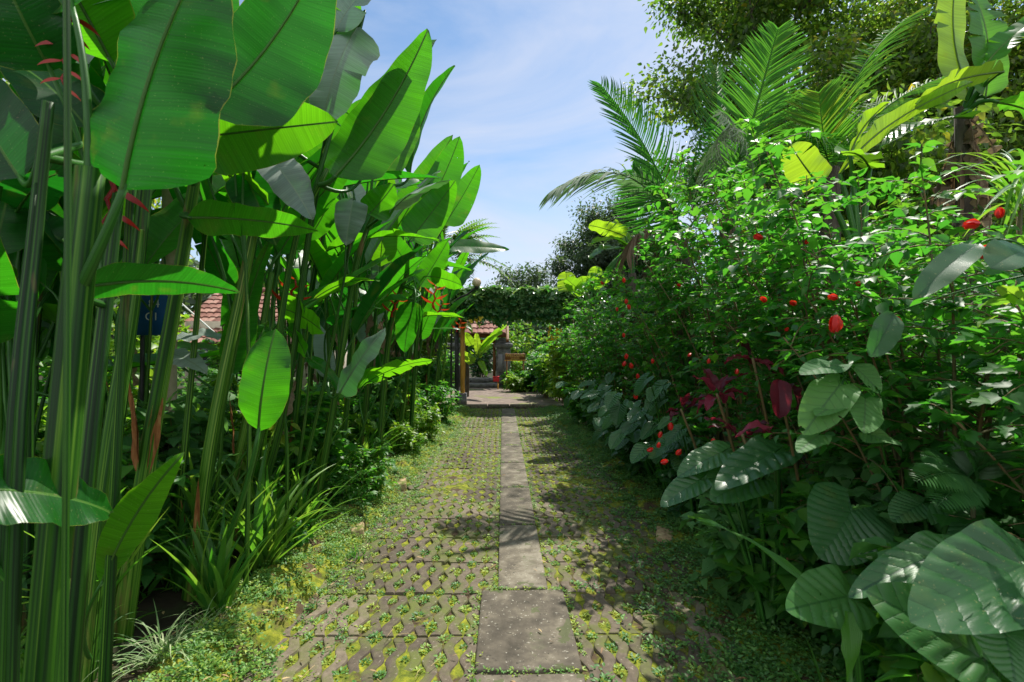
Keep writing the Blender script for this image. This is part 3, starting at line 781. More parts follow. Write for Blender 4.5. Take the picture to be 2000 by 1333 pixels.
# fallen leaves and twigs
rg = np.random.default_rng(31)
n = 430
Q = np.column_stack([np.where(rg.random(n) < .6, rg.uniform(-1.75, -.9, n), rg.uniform(-1.4, 1.5, n)), 1.6 + 9 * rg.random(n) ** 1.6, np.full(n, .05)])
a = rg.random(n) * 6.28; Q[:, 2] += np.where(Q[:, 0] < -1.1, .07, 0)
mb = MB(); scatter(mb, T_LANCE, Q, np.column_stack([np.cos(a), np.sin(a), rg.normal(0, .1, n)]), np.column_stack([rg.normal(0, .3, n), rg.normal(0, .3, n), np.ones(n)]), rg.uniform(.02, .06, n), rg.random(n))
for i in range(60):
    p = np.array([rg.uniform(-1.3, -.3) if i < 46 else rg.uniform(.3, 1.2), rg.uniform(1.9, 5), .05]); d = nrm(np.array([rg.normal(), rg.normal(), 0])) * rg.uniform(.04, .13)
    tube(mb, bez(p, p + d * .5 + np.array([0, 0, rg.uniform(0, .02)]), p + d, 5), .0018, .0008, n=4, rnd=.9)
tag(mb.build('leaf_litter', M['litter']), 'scattered dry leaves and twigs lying on the path', 'leaf litter', None, 'stuff')
# ------------------------------------------------------------------ heliconias on the left
def stem_tube(mb, pts, r0, r1, rnd, seed):
    pts = smooth_path(pts, 14)
    rad = np.linspace(r0, r1, 14); rad[0] *= 1.12; rad[1] *= 1.05
    tube(mb, pts, rad, n=14, rnd=rnd, lobes=3, seed=seed)
    # the sheaths that wrap the stalk: a second, thinner sheath lying against it
    T = pts[-1] - pts[0]; side = nrm(np.cross(T, [cos(seed), sin(seed), 0])) * r0 * .62
    tube(mb, pts[: 11] + side * np.linspace(1, .75, 11)[:, None], np.linspace(r0 * .62, r1 * .5, 11), n=9, rnd=min(1, rnd + .22), lobes=2, seed=seed + 2)
    return pts

def flower_spike(parent, start, direction, n, size, rnd, hang=False, seed=1, z=.35):
    """zigzag stalk with boat shaped bracts"""
    rg = random.Random(seed); mb = MB(); d = nrm(direction); s = nrm(np.cross(d, [.3, -1, .2])); p = np.asarray(start, float)
    pts = [p.copy()]
    for i in range(n):
        sg = 1 if i % 2 else -1
        p = p + d * size * z + s * sg * size * .16
        if hang: d = nrm(d + np.array([0, 0, -.06]))
        pts.append(p.copy())
        out = nrm(s * sg * 1.0 + d * (.55 + .12 * i / n) + np.array([rg.uniform(-.1, .1), rg.uniform(-.4, .1), 0]))
        L = size * (1.15 - .5 * i / n)
        blade(mb, p, p + out * L, L * .34, np.cross(out, s) + d * .8, arch=-.16, fold=.95, ns=7, nc=2, wave=0, rnd=min(1, max(0, rnd + i * .06)), prof='lance', rib=0, rg=rg)
    tube(mb, np.array(pts), size * .085, size * .05, n=6, rnd=rnd)
    return mb.build('flower', M['bract'], parent)

def heli_leaf(parent, pet0, base, tip, width, up, rnd, rg, petr=.010, mat='heli', **kw):
    pet0 = np.asarray(pet0, float); base = np.asarray(base, float); tip = np.asarray(tip, float)
    mb = MB()
    nn = kw.pop('ns', 18)
    blade(mb, base, tip, width, up, rnd=rnd, rg=rg, rib=petr * .62, ns=nn, nc=5, **kw)
    lf = mb.build('leaf', M[mat], parent)
    mid = base - nrm(tip - base) * np.linalg.norm(base - pet0) * .45
    m2 = MB(); tube(m2, bez(pet0, mid, base + nrm(tip - base) * .02, 9), petr * 1.35, petr * .8, n=8, rnd=.45 + .3 * rg.random(), seed=rg.random() * 6)
    m2.build('petiole', M['petiole'], lf)
    return lf

HN = [0]
def heliconia(pts, r0, leaves, label, group=None, seed=0, stemrnd=.5, r1=None, dry=0, flowers=()):
    """pts: stalk from the ground up. leaves: dicts(att 0..1, b, t, w, up, ...)"""
    rg = random.Random(seed + 100)
    pts = [np.asarray(p, float) for p in pts]
    r0 = r0 * .88
    root = empty('heliconia_plant', tuple(pts[0]), label, 'heliconia', group)
    mb = MB(); sp = stem_tube(mb, pts, r0, r1 or r0 * .55, stemrnd, seed)
    mb.build('stalk', M['stem'], root)
    for k in range(dry):
        m = MB(); i = rg.randrange(0, 6); q = sp[i]; a = rg.uniform(3.6, 6.0)
        o = np.array([cos(a), sin(a), 0]) * r0 * 1.0
        L = rg.uniform(.18, .45); o2 = np.array([cos(a + .4), sin(a + .4), 0])
        blade(m, q + o * .75, q + o * rg.uniform(1.0, 1.9) + o2 * .03 + np.array([0, 0, L]) + (sp[-1] - sp[0]) * .04, r0 * rg.uniform(.8, 1.5), -o, arch=.04, fold=-.7, ns=8, nc=3, wave=.004, rnd=rg.random(), prof='lance', rib=0, rg=rg)
        m.build('dry_sheath', M['sheath'], root)
        if k == 0 and r0 < .04 and pts[0][1] > 3.7:
            m = MB(); q = sp[rg.randrange(5, 11)]; a = rg.uniform(3.4, 6.2); o = np.array([cos(a), sin(a), 0]); L = rg.uniform(.35, .7)
            blade(m, q + o * r0, q + o * rg.uniform(.08, .2) - np.array([0, 0, L]), L * rg.uniform(.14, .24), o, arch=.16, fold=-.9, ns=14, nc=3, tears=5, wave=.03, rnd=rg.random(), prof='lance', rib=.003, rg=rg, twist=rg.gauss(0, .8))
            m.build('dead_leaf', M['dry'], root)
    for lf in leaves:
        k = dict(lf); att = k.pop('att', 1.0); b = k.pop('b'); t = k.pop('t'); w = k.pop('w'); up = k.pop('up'); rn = k.pop('rnd', rg.random() * .6)
        q = k.pop('q', None)
        if q is None: q = sp[min(13, int(att * 13))]
        heli_leaf(root, q, b, t, w, up, rn, rg, **k)
    for f in flowers: flower_spike(root, *f)
    return root

def rand_leaves(base, top, n, rg, plane, reach=1.0, hmin=.55, lw=1.0, bright=.0, low=0.0):
    out = []
    base = np.asarray(base, float); top = np.asarray(top, float)
    for i in range(n):
        f = hmin + (1 - hmin) * i / max(1, n - 1)
        q = base + (top - base) * f
        a = plane + (i % 2) * pi + rg.gauss(0, .35)
        o = np.array([cos(a), sin(a), 0])
        el = radians(rg.uniform(38, 80) if rg.random() > low else rg.uniform(-5, 35))
        if i == n - 1: el = radians(rg.uniform(72, 86))
        pl = rg.uniform(.35, .85) * reach
        b = q + np.array([0, 0, 1]) * pl * .96 + o * pl * rg.uniform(.12, .32)
        L = rg.uniform(.75, 1.25) * lw
        d = o * cos(el) + np.array([0, 0, 1]) * sin(el)
        N = -o * sin(el) + np.array([0, 0, 1]) * cos(el)
        roll = rg.gauss(0, .45); S = np.cross(d, N)
        tt_ = b + d * L; hid = False
        for u_ in (-.25, 0, .25, .5, .75, 1):
            X_, Y_ = proj(b + (tt_ - b) * u_)
            for (x0, x1, y0, y1) in ((335, 440, 575, 665), (535, 600, 570, 615), (262, 325, 575, 670)):
                if x0 < X_ < x1 and y0 < Y_ < y1: hid = True
        if hid: continue
        out.append(dict(att=f, b=b, t=b + d * L, w=L * rg.uniform(.25, .33), up=N * cos(roll) + S * sin(roll), arch=rg.uniform(.0, .10), fold=rg.uniform(.05, .4),
                        wave=rg.uniform(.004, .014), tears=rg.choice([0, 0, 0, 1, 3]), twist=rg.gauss(0, .25), rnd=min(1, max(0, rg.gauss(.35 + bright, .22))), curl=rg.uniform(-.15, .1), mat='pale_sheen' if rg.random() < .12 else 'heli'))
    return out

C_ = lambda px, py, Y: P(px, py, Y)
def gz(px, Y):
    p = P(px, 700, Y); return np.array([p[0], p[1], float(ground_h(p[0], p[1]))])

# --- named plants standing in the foreground, nearest first
heliconia([gz(62, 1.45), C_(105, 1100, 1.5), C_(150, 600, 1.55), C_(178, 330, 1.55)], .050,
          [dict(att=.75, b=C_(240, 372, 1.5), t=C_(415, -110, 1.62), w=.43, up=(.15, 1, .25), fold=.10, arch=-.05, rnd=.04, petr=.013, wave=.016, curl=.2, ns=26, tears=0),  # low rnd here and below puts shade of upper leaves into the colour
           dict(att=.95, b=C_(140, 10, 1.6), t=C_(60, -260, 1.7), w=.25, up=(.3, 1, 0), rnd=.2)],
          'thick near heliconia stalk whose huge dark green leaf fills the top left', seed=1, stemrnd=.5, dry=0, r1=.036)
heliconia([gz(118, 1.62), C_(165, 1000, 1.7), C_(205, 620, 1.8), C_(232, 380, 1.85)], .036,
          [dict(att=.6, b=C_(100, 140, 1.75), t=C_(-20, -110, 1.6), w=.30, up=(.2, -1, .3), rnd=.02, fold=.35),
           dict(att=.7, b=C_(152, 562, 1.62), t=C_(468, 571, 2.0), w=.20, up=(-.05, .85, 1), fold=.05, arch=.08, rnd=.15, wave=.004, mat='heli')],
          'near heliconia stalk carrying a long flat leaf seen edge-on across the stems', seed=2, stemrnd=.25)
heliconia([gz(10, 1.35), C_(30, 900, 1.4), C_(70, 450, 1.5), C_(95, 200, 1.5)], .030,
          [dict(att=.3, b=C_(-60, 955, 1.30), t=C_(217, 1003, 1.65), w=.22, up=(.0, -1.5, 1), fold=.12, arch=.08, rnd=.35),
           dict(att=.95, b=C_(40, 350, 1.7), t=C_(-40, 160, 1.9), w=.3, up=(0, -1, .2), rnd=.0),
           dict(att=.9, b=C_(100, 300, 1.9), t=C_(0, 330, 1.9), w=.32, up=(0, -.4, 1), rnd=.0, arch=.15),
           dict(att=.9, b=C_(170, 250, 2.1), t=C_(20, 120, 2.1), w=.3, up=(.3, -.8, 1), rnd=.0, arch=.1)],
          'leftmost dark heliconia stalk with a low blue green leaf reaching in from the frame edge', seed=3, stemrnd=.08)
heliconia([gz(165, 2.2), C_(210, 900, 2.2), C_(262, 560, 2.25), C_(300, 200, 2.3)], .044,
          [dict(att=.95, b=C_(168, 130, 2.1), t=C_(255, -60, 2.2), w=.42, up=(-.2, -.9, .5), rnd=.8, mat='pale_sheen', fold=.3),
           dict(att=.9, b=C_(330, 120, 2.3), t=C_(420, -180, 2.4), w=.4, up=(.2, 1, .3), rnd=.3)],
          'heliconia stalk with a silvery sheath, second from the mossy edge at lower left', seed=4, stemrnd=.5, dry=1)
heliconia([gz(238, 2.52), C_(285, 900, 2.5), C_(345, 560, 2.5), C_(388, 300, 2.4)], .048,
          [dict(att=.95, b=C_(398, 222, 2.1), t=C_(640, -110, 2.2), w=.52, up=(.25, 1, .4), fold=.14, rnd=.12, petr=.013, wave=.018, ns=26, tears=0),
           dict(att=.9, b=C_(360, 272, 2.35), t=C_(660, 238, 2.55), w=.36, up=(.1, .95, .55), fold=-.05, arch=.03, rnd=.84, tears=1, curl=-.1),
           dict(att=.85, b=C_(365, 425, 2.35), t=C_(624, 452, 2.6), w=.20, up=(0, .75, .75), fold=-.1, arch=.06, rnd=.6, tears=2)],
          'heliconia stalk with brown dry sheath at its foot holding two bright backlit leaves', seed=5, stemrnd=.75, dry=4)
heliconia([gz(190, 2.45), C_(205, 1180, 2.3), C_(260, 1040, 2.1)], .016,
          [dict(att=1, b=C_(197, 1142, 1.95), t=C_(360, 885, 1.85), w=.145, up=(-.5, .8, .3), fold=.12, arch=.05, rnd=1.0, prof='lance', petr=.007, q=C_(178, 1290, 2.2), skew=.03)],
          'young heliconia shoot with one narrow lime green leaf at lower left', seed=6, stemrnd=.8)
heliconia([gz(375, 2.95), C_(415, 850, 2.95), C_(478, 540, 3.0), C_(520, 330, 3.0)], .042,
          [dict(att=.97, b=C_(562, 210, 3.0), t=C_(690, -40, 3.0), w=.40, up=(.3, 1, .3), rnd=.75),
           dict(att=.4, b=C_(505, 843, 2.55), t=C_(538, 642, 2.55), w=.235, up=(.15, -1, .25), fold=-.06, rnd=.55, prof='oval', petr=.012, q=C_(420, 1090, 2.9), curl=-.1)],
          'leaning heliconia stalk with brownish lines and an upright oval leaf beside it', seed=7, stemrnd=.85, dry=1)
heliconia([gz(440, 3.3), C_(520, 800, 3.2), C_(575, 480, 3.1), C_(640, 330, 3.0)], .028,
          [dict(att=.98, b=C_(652, 348, 3.0), t=C_(836, 58, 3.05), w=.43, up=(.3, 1, .25), fold=.14, rnd=.6, petr=.014, wave=.016, tears=0, ns=26),
           dict(att=.98, b=C_(705, 352, 3.3), t=C_(853, 78, 3.3), w=.36, up=(-1, .15, .35), fold=.25, rnd=.1, mat='pale_sheen'),
           dict(att=.9, b=C_(700, 50, 3.0), t=C_(628, 262, 3.0), w=.36, up=(.15, -.75, .75), fold=-.2, arch=.10, mat='pale_sheen', rnd=.5, wave=.02, tears=1)],
          'heliconia stalk bearing the tall backlit paddle leaf that stands against the sky', seed=8, stemrnd=.45)
heliconia([gz(480, 3.6), C_(555, 800, 3.5), C_(600, 480, 3.4), C_(650, 200, 3.2)], .030,
          [dict(att=.98, b=C_(655, 62, 3.0), t=C_(770, -60, 3.0), w=.42, up=(-.1, -.8, .6), fold=.1, rnd=.2, mat='pale_sheen', tears=2),
           dict(att=.9, b=C_(520, 190, 3.1), t=C_(612, 20, 3.2), w=.3, up=(.2, 1, .4), rnd=.9)],
          'heliconia stalk topped by a torn grey green leaf at the upper frame edge', seed=9, stemrnd=.3)
heliconia([gz(610, 4.2), C_(650, 800, 4.2), C_(700, 500, 4.2), C_(760, 360, 4.2)], .034,
          [dict(att=1, b=C_(800, 345, 4.4), t=C_(888, 128, 4.4), w=.30, up=(-1, .25, .4), fold=.35, rnd=.4),
           dict(att=.9, b=C_(735, 330, 4.2), t=C_(812, 200, 4.3), w=.36, up=(.3, 1, .2), rnd=.8),
           dict(att=.8, b=C_(762, 415, 4.0), t=C_(880, 352, 3.8), w=.34, up=(.1, -.35, 1), arch=.09, rnd=.9, mat='pale_sheen', fold=-.2),
           dict(att=.45, b=C_(663, 768, 3.8), t=C_(752, 640, 3.7), w=.24, up=(-.2, -.8, .6), fold=-.15, rnd=.2, mat='pale_sheen', skew=.05, wave=.02, q=C_(640, 740, 4.1))],
          'heliconia stalk with a low pale folded leaf and a slim leaf pointing at the sky', seed=10, stemrnd=.5)
heliconia([gz(735, 5.6), C_(760, 650, 5.6), C_(800, 520, 5.5), C_(830, 430, 5.5)], .034,
          [dict(att=1, b=C_(838, 400, 5.5), t=C_(898, 266, 5.5), w=.40, up=(.2, 1, .3), rnd=.55),
           dict(att=.95, b=C_(800, 470, 5.3), t=C_(890, 352, 5.3), w=.40, up=(.2, 1, .5), rnd=.7),
           dict(att=.6, b=C_(810, 590, 5.0), t=C_(790, 690, 5.0), w=.34, up=(-.3, -.7, .6), arch=.05, rnd=.4, q=C_(800, 560, 5.3)),
           dict(att=.6, b=C_(800, 585, 5.0), t=C_(732, 598, 4.9), w=.2, up=(0, -.4, 1), arch=.1, rnd=.5)],
          'heliconia stalk halfway along the row with drooping lower leaves', seed=11, stemrnd=.5, flowers=((C_(848, 602, 5.1), (.15, -.2, 1), 5, .13, .5, False, 4),))
heliconia([gz(800, 7.2), C_(820, 600, 7.2), C_(850, 480, 7.2)], .034,
          [dict(att=1, b=C_(868, 440, 7.2), t=C_(937, 322, 7.2), w=.42, up=(.2, 1, .4), rnd=.6),
           dict(att=.9, b=C_(850, 460, 7.0), t=C_(917, 315, 7.0), w=.30, up=(-.9, .3, .4), rnd=.4),
           dict(att=.6, b=C_(815, 620, 6.4), t=C_(908, 622, 6.4), w=.22, up=(0, .2, 1), arch=.06, rnd=.98)],
          'heliconia stalk with a yellowing leaf held level towards the pergola post', seed=12)
# straight bare leaf stalks crossing the foreground
heliconia([gz(128, 1.15), C_(132, 600, 1.2), C_(130, 0, 1.2), C_(128, -150, 1.2)], .0075,
          [dict(att=1, b=C_(128, -140, 1.2), t=C_(200, -460, 1.2), w=.25, up=(0, 1, .3), rnd=.5)],
          'thin straight green leaf stalk rising out of the top of the frame', seed=13, stemrnd=.35, r1=.007)
# heliconia with hanging crimson flowers behind the near stalks
heliconia([gz(55, 2.6), C_(60, 600, 2.6), C_(95, 100, 2.6), C_(130, -60, 2.6)], .03,
          [dict(att=1, b=C_(150, -60, 2.6), t=C_(230, -280, 2.6), w=.3, up=(0, 1, .3), rnd=.4)],
          'heliconia stalk with hanging zigzag crimson flowers at the far left', seed=14, stemrnd=.2,
          flowers=((C_(135, 15, 1.72), (-.12, 0, -1), 9, .085, .1, True, 5), (C_(215, 345, 1.9), (-.15, 0, -1), 5, .12, .1, True, 6)))

# --- the rest of the thicket
rgl = random.Random(77)
front = []
ys = [2.75, 3.15, 3.6, 4.0, 4.5, 4.9, 5.3, 5.8, 6.3, 6.8, 7.4, 7.9, 8.5, 9.2, 9.9, 10.6, 11.2]
ORD = ['first', 'second', 'third', 'fourth', 'fifth', 'sixth', 'seventh', 'eighth', 'ninth', 'tenth', 'eleventh', 'twelfth', 'thirteenth', 'fourteenth', 'fifteenth', 'sixteenth', 'seventeenth']
for i, y in enumerate(ys):
    xf = np.interp(y, [2.5, 5, 8, 11], [-1.95, -1.58, -1.42, -1.25])
    x = xf - rgl.uniform(0, .25)
    b = np.array([x, y, float(ground_h(x, y))])
    Hs = rgl.uniform(2.3, 2.8) - (.4 if y < 4 else 0) + max(0, (y - 7)) * .02
    tp = b + np.array([rgl.uniform(.05, .4), rgl.uniform(-.15, .15), Hs])
    fl = ((tp + np.array([.15, -.2, -.7]), (.4, -.3, .8), 5, .14, .35, False, i),) if i in (3, 7, 11, 14) else ()
    heliconia([b, (b + tp) / 2 + np.array([rgl.uniform(-.05, .05), 0, 0]), tp], rgl.uniform(.026, .04), rand_leaves(b, tp, rgl.choice([5, 6, 6]), rgl, rgl.uniform(-.5, .5), .95, hmin=.45, bright=.1, low=.12),
              'heliconia stalk in the front row beside the moss bank, %s from the camera' % ORD[i], 'heliconia stalks of the front row', seed=20 + i, stemrnd=rgl.uniform(.3, .7), dry=rgl.choice([0, 1, 2]), flowers=fl)
for i in range(76):
    y = 2.4 + 9 * (i / 76) ** 1.1 + rgl.uniform(-.2, .2)
    xf = np.interp(y, [2.5, 5, 8, 11], [-1.95, -1.6, -1.45, -1.3])
    x = xf - rgl.uniform(.3, 1.7)
    b = np.array([x, y, float(ground_h(x, y))])
    Hs = rgl.uniform(2.0, 3.0)
    if y > 3.0 and (-.665 < x / y < -.56 or -.45 < x / y < -.405) and y > 3.2: continue
    if -.72 < x / y < -.665 and y < 3.6: continue
    tp = b + np.array([rgl.uniform(-.15, .35), rgl.uniform(-.25, .25), Hs])
    fl = ((tp + np.array([.1, -.2, -.5]), (.4, -.3, .8), 5, .15, .3, False, i),) if i % 9 == 4 else ()
    heliconia([b, (b + tp) / 2 + np.array([rgl.uniform(-.05, .05), 0, 0]), tp], rgl.uniform(.017, .032), rand_leaves(b, tp, rgl.choice([4, 5, 6]), rgl, rgl.uniform(0, 3), .95, hmin=.32, low=.3),
              ('slender shaded heliconia stalk in the near crowd, around the blue sign and pale pole', 'slender heliconia stalk in the middle crowd behind the orange red flowers', 'slender heliconia stalk in the far crowd close to the pergola')[min(2, int((y - 2.2) / 3.1))], ('heliconia stalks of the near crowd', 'heliconia stalks of the middle crowd', 'heliconia stalks of the far crowd')[min(2, int((y - 2.2) / 3.1))], seed=60 + i, stemrnd=rgl.uniform(.05, .6), dry=rgl.choice([0, 1, 1, 2]), flowers=fl)
# extra near stalks, mostly bare, shoulder to shoulder at the far left
for i, (px, Y, tpx, r, lb) in enumerate(((-20, 1.9, 20, .034, 'dark heliconia stalk cut by the left frame edge'), (20, 2.3, 75, .030, 'dark heliconia stalk just behind the leftmost one'), (205, 1.95, 262, .024, 'slim heliconia stalk between the two silvery ones'),
                                         (130, 2.8, 190, .034, 'heliconia stalk in shade behind the thick near stalk'), (262, 2.9, 318, .028, 'heliconia stalk standing just right of the pale pole base'), (300, 2.7, 372, .030, 'heliconia stalk leaning in front of the red tiled roof'),
                                         (85, 3.0, 60, .026, 'shaded heliconia stalk behind the hanging crimson flowers'), (215, 3.1, 262, .030, 'dark heliconia stalk behind the long edge-on leaf'), (340, 3.2, 420, .024, 'slender heliconia stalk right of the red tiled roof'))):
    b = gz(px, Y); tp = P(tpx, 250, Y)
    if i in (0, 1, 3, 4, 5, 6): continue
    heliconia([b, (b + tp) / 2, tp], r, rand_leaves(b, tp, 3, rgl, rgl.uniform(1, 2), .6, hmin=.85, low=.2), lb, seed=120 + i, stemrnd=rgl.uniform(.05, .6), dry=i % 2)

# slim young shoots carrying medium leaves at knee to head height
def shoot(px, Y, leaves, label, seed):
    b = gz(px, Y); L = []
    tp = P(leaves[0][0], leaves[0][1] + 60, Y)
    for (bx_, by_, tx, ty, dY, w, rn, up, k) in leaves:
        d = dict(att=.92, b=P(bx_, by_, Y), t=P(tx, ty, Y + dY), w=w, up=up, rnd=rn, petr=.006, arch=.07, wave=.012, curl=-.1); d.update(k); L.append(d)
    heliconia([b, (b + tp) / 2 + np.array([.03, 0, 0]), tp], .016, L, label, seed=seed, stemrnd=.5)
shoot(400, 3.3, [(440, 655, 332, 668, -.2, .20, .8, (0, -.4, 1), dict(mat='pale_sheen')), (325, 690, 405, 730, -.2, .17, .9, (0, -.5, 1), dict(mat='pale_sheen'))], 'young shoot with two pale glossy leaves below the tiled roof', 301)
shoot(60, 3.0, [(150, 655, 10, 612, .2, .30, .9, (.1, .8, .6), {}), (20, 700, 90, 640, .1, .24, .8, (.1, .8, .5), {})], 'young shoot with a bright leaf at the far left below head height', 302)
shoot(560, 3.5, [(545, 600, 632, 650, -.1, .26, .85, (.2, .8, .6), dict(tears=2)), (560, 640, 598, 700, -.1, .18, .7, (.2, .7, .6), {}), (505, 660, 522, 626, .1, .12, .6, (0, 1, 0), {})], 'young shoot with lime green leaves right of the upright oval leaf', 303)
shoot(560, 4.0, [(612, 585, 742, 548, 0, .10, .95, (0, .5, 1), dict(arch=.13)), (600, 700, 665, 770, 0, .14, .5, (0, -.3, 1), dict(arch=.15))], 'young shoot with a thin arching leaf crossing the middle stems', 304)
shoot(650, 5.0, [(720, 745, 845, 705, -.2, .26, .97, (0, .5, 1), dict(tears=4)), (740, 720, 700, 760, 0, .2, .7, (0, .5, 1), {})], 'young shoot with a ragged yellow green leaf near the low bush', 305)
shoot(480, 2.9, [(475, 330, 540, 480, .1, .26, .05, (0, -.8, .6), {}), (520, 300, 610, 430, .1, .26, .1, (.2, -.7, .6), dict(mat='pale_sheen', rnd=.2)), (430, 335, 525, 400, 0, .22, .95, (0, .6, .8), {})], 'young shoot with dark hanging leaves under the bright level leaf', 306)
shoot(560, 3.9, [(690, 390, 676, 480, -.1, .24, .3, (.2, -.9, .3), dict(mat='pale_sheen')), (650, 380, 600, 470, 0, .24, .6, (.2, .9, .3), {}), (720, 420, 770, 360, 0, .26, .7, (.2, 1, .3), {})], 'young shoot with a silvery hanging leaf beneath the tall paddle leaf', 307)
shoot(250, 3.4, [(300, 460, 235, 400, 0, .26, .4, (.2, 1, .3), {}), (260, 480, 330, 410, 0, .24, .7, (.1, 1, .4), {})], 'young shoot with leaves in front of the pale pole', 308)
shoot(715, 6.0, [(820, 560, 875, 470, 0, .30, .6, (.2, 1, .4), {}), (840, 540, 905, 560, -.2, .26, .75, (.2, .8, .6), {}), (795, 520, 740, 440, 0, .3, .5, (.2, 1, .4), {})], 'young shoot in the far part of the row with three broad leaves', 309)
shoot(150, 2.6, [(120, 470, 20, 420, 0, .26, .1, (0, -.6, .8), {}), (90, 560, -20, 500, 0, .26, .4, (0, .9, .3), {})], 'young shoot with dark leaves behind the thick near stalk', 310)
# --- low strap leaved plants and grasses along the foot of the row
def strap_plant(c, n, L, w, seed, label, mat='strap', name='strap_leaf_plant', cat='plant', droop=.5, spread=(10, 60), group=None, rnd=(0, 1), arch=None):
    rg = random.Random(seed); c = np.asarray(c, float); mb = MB()
    for i in range(n):
        a = rg.uniform(0, 2 * pi); el = radians(90 - rg.uniform(*spread)); l = L * rg.uniform(.55, 1.15)
        o = np.array([cos(a), sin(a), 0]); b = c + o * rg.uniform(0, .04) + np.array([rg.gauss(0, .02), rg.gauss(0, .02), 0])
        tip = b + o * l * cos(el) + np.array([0, 0, 1]) * l * sin(el) * rg.uniform(1 - droop, 1)
        N = -o * sin(el) + np.array([0, 0, 1]) * cos(el)
        blade(mb, b, tip, w * rg.uniform(.7, 1.2), N, arch=(rg.uniform(.05, .28) * droop * 2 if arch is None else arch), fold=.35, ns=10, nc=2, wave=0, rnd=rg.uniform(*rnd), prof='strap', rib=0, rg=rg)
    root = empty(name, tuple(c), label, cat, group)
    mb.build('foliage', M[mat], root)
    return root
def gpt(px, py): g = G(px, py, .03); g[2] = float(ground_h(g[0], g[1])) + .01; return g
strap_plant(gpt(425, 1215), 34, .66, .05, 1, 'strap leaved plant with pale stripes at the foot of the brown sheathed stalk', spread=(3, 32), droop=.25)
strap_plant(gpt(515, 1120), 60, .85, .055, 2, 'big clump of bright strap leaves in sun at the middle of the left edge', spread=(5, 50), droop=.35, rnd=(.3, 1))
strap_plant(gpt(590, 1060), 44, .7, .035, 3, 'arching strap leaved clump behind the bright one', spread=(8, 55), rnd=(.2, .9))
strap_plant(gpt(350, 1170), 34, .55, .04, 4, 'shaded strap leaved clump beneath the lime green shoot', spread=(5, 40), rnd=(0, .4))
strap_plant(gpt(325, 1305), 110, .28, .008, 5, 'tuft of white striped grass at the bottom left', mat='varieg', name='striped_grass', cat='grass', spread=(20, 85), droop=.7)
strap_plant(gpt(405, 1268), 80, .26, .007, 6, 'tuft of white striped grass under the strap leaves', mat='varieg', name='striped_grass', cat='grass', spread=(20, 85), droop=.7)
strap_plant(gpt(180, 1330), 24, .4, .014, 7, 'green grass tuft in the bottom left corner', name='grass_tuft', cat='grass', spread=(20, 80), droop=.7, rnd=(.1, .5))
strap_plant(gpt(700, 1085), 34, .14, .008, 8, 'small grass tuft on the moss bank', name='grass_tuft', cat='grass', spread=(10, 75), rnd=(0, .4))
for i, (px, py, n, L, lb) in enumerate(((640, 1010, 16, .45, 'strap leaved plant behind the nearer kerb brick'), (600, 1030, 14, .5, 'strap leaved plant left of the nearer kerb brick'), (845, 845, 30, .6, 'lush strap leaved clump by the pergola post'), (815, 880, 26, .5, 'strap leaved clump right of the low yellow green bush'),
                                     (790, 860, 24, .6, 'strap leaved clump under the yellowing leaf'), (880, 815, 30, .6, 'strap leaved clump nearest the pergola post'), (740, 930, 22, .4, 'dark grassy clump behind the farther kerb brick'), (690, 960, 18, .4, 'dark grassy clump left of the farther kerb brick'))):
    g = gpt(px, py); g[0] -= .1
    strap_plant(g, n, L, .03, 30 + i, lb, spread=(8, 65), rnd=(.1, .95), group=None)
_gy = [1120, 1075, 1190, 1150, 1040, 1100, 985, 925]
for i, (px, py) in enumerate(((560, 1120), (620, 1075), (480, 1190), (530, 1150), (640, 1040), (590, 1100), (735, 985), (800, 925))):
    strap_plant(gpt(px - 25, py), 22, .2, .008, 50 + i, 'fine grass tuft on the moss bank, %s from the bottom of the picture' % ORD[sorted(_gy, reverse=True).index(py)], name='grass_tuft', cat='grass', spread=(15, 80), rnd=(.1, .8), group='fine grass tufts along the moss bank')

_ol = ('near the lime green shoot', 'behind the bright strap leaves', 'in shade left of the nearer brick', 'behind the bushy plant', 'below the ragged yellow green leaf', 'behind the low yellow green bush', 'among the farthest stems', 'at the end of the row', 'among the near stems', 'under the upright oval leaf')
for i, (y, dx) in enumerate(((2.5, -.15), (3.2, -.1), (3.9, -.15), (4.6, -.1), (5.3, -.15), (6.1, -.1), (7.2, -.1), (8.6, -.1), (2.9, -.6), (3.6, -.55))):
    x = float(np.interp(y, [2.5, 5, 8, 11], [-1.85, -1.55, -1.42, -1.3])) + dx
    strap_plant((x, y, float(ground_h(x, y))), 34, .85 if y < 5 else .7, .042, 400 + i, 'tall strap leaved clump between the heliconia feet, ' + _ol[i], spread=(4, 48), rnd=(.1, .95), droop=.35)
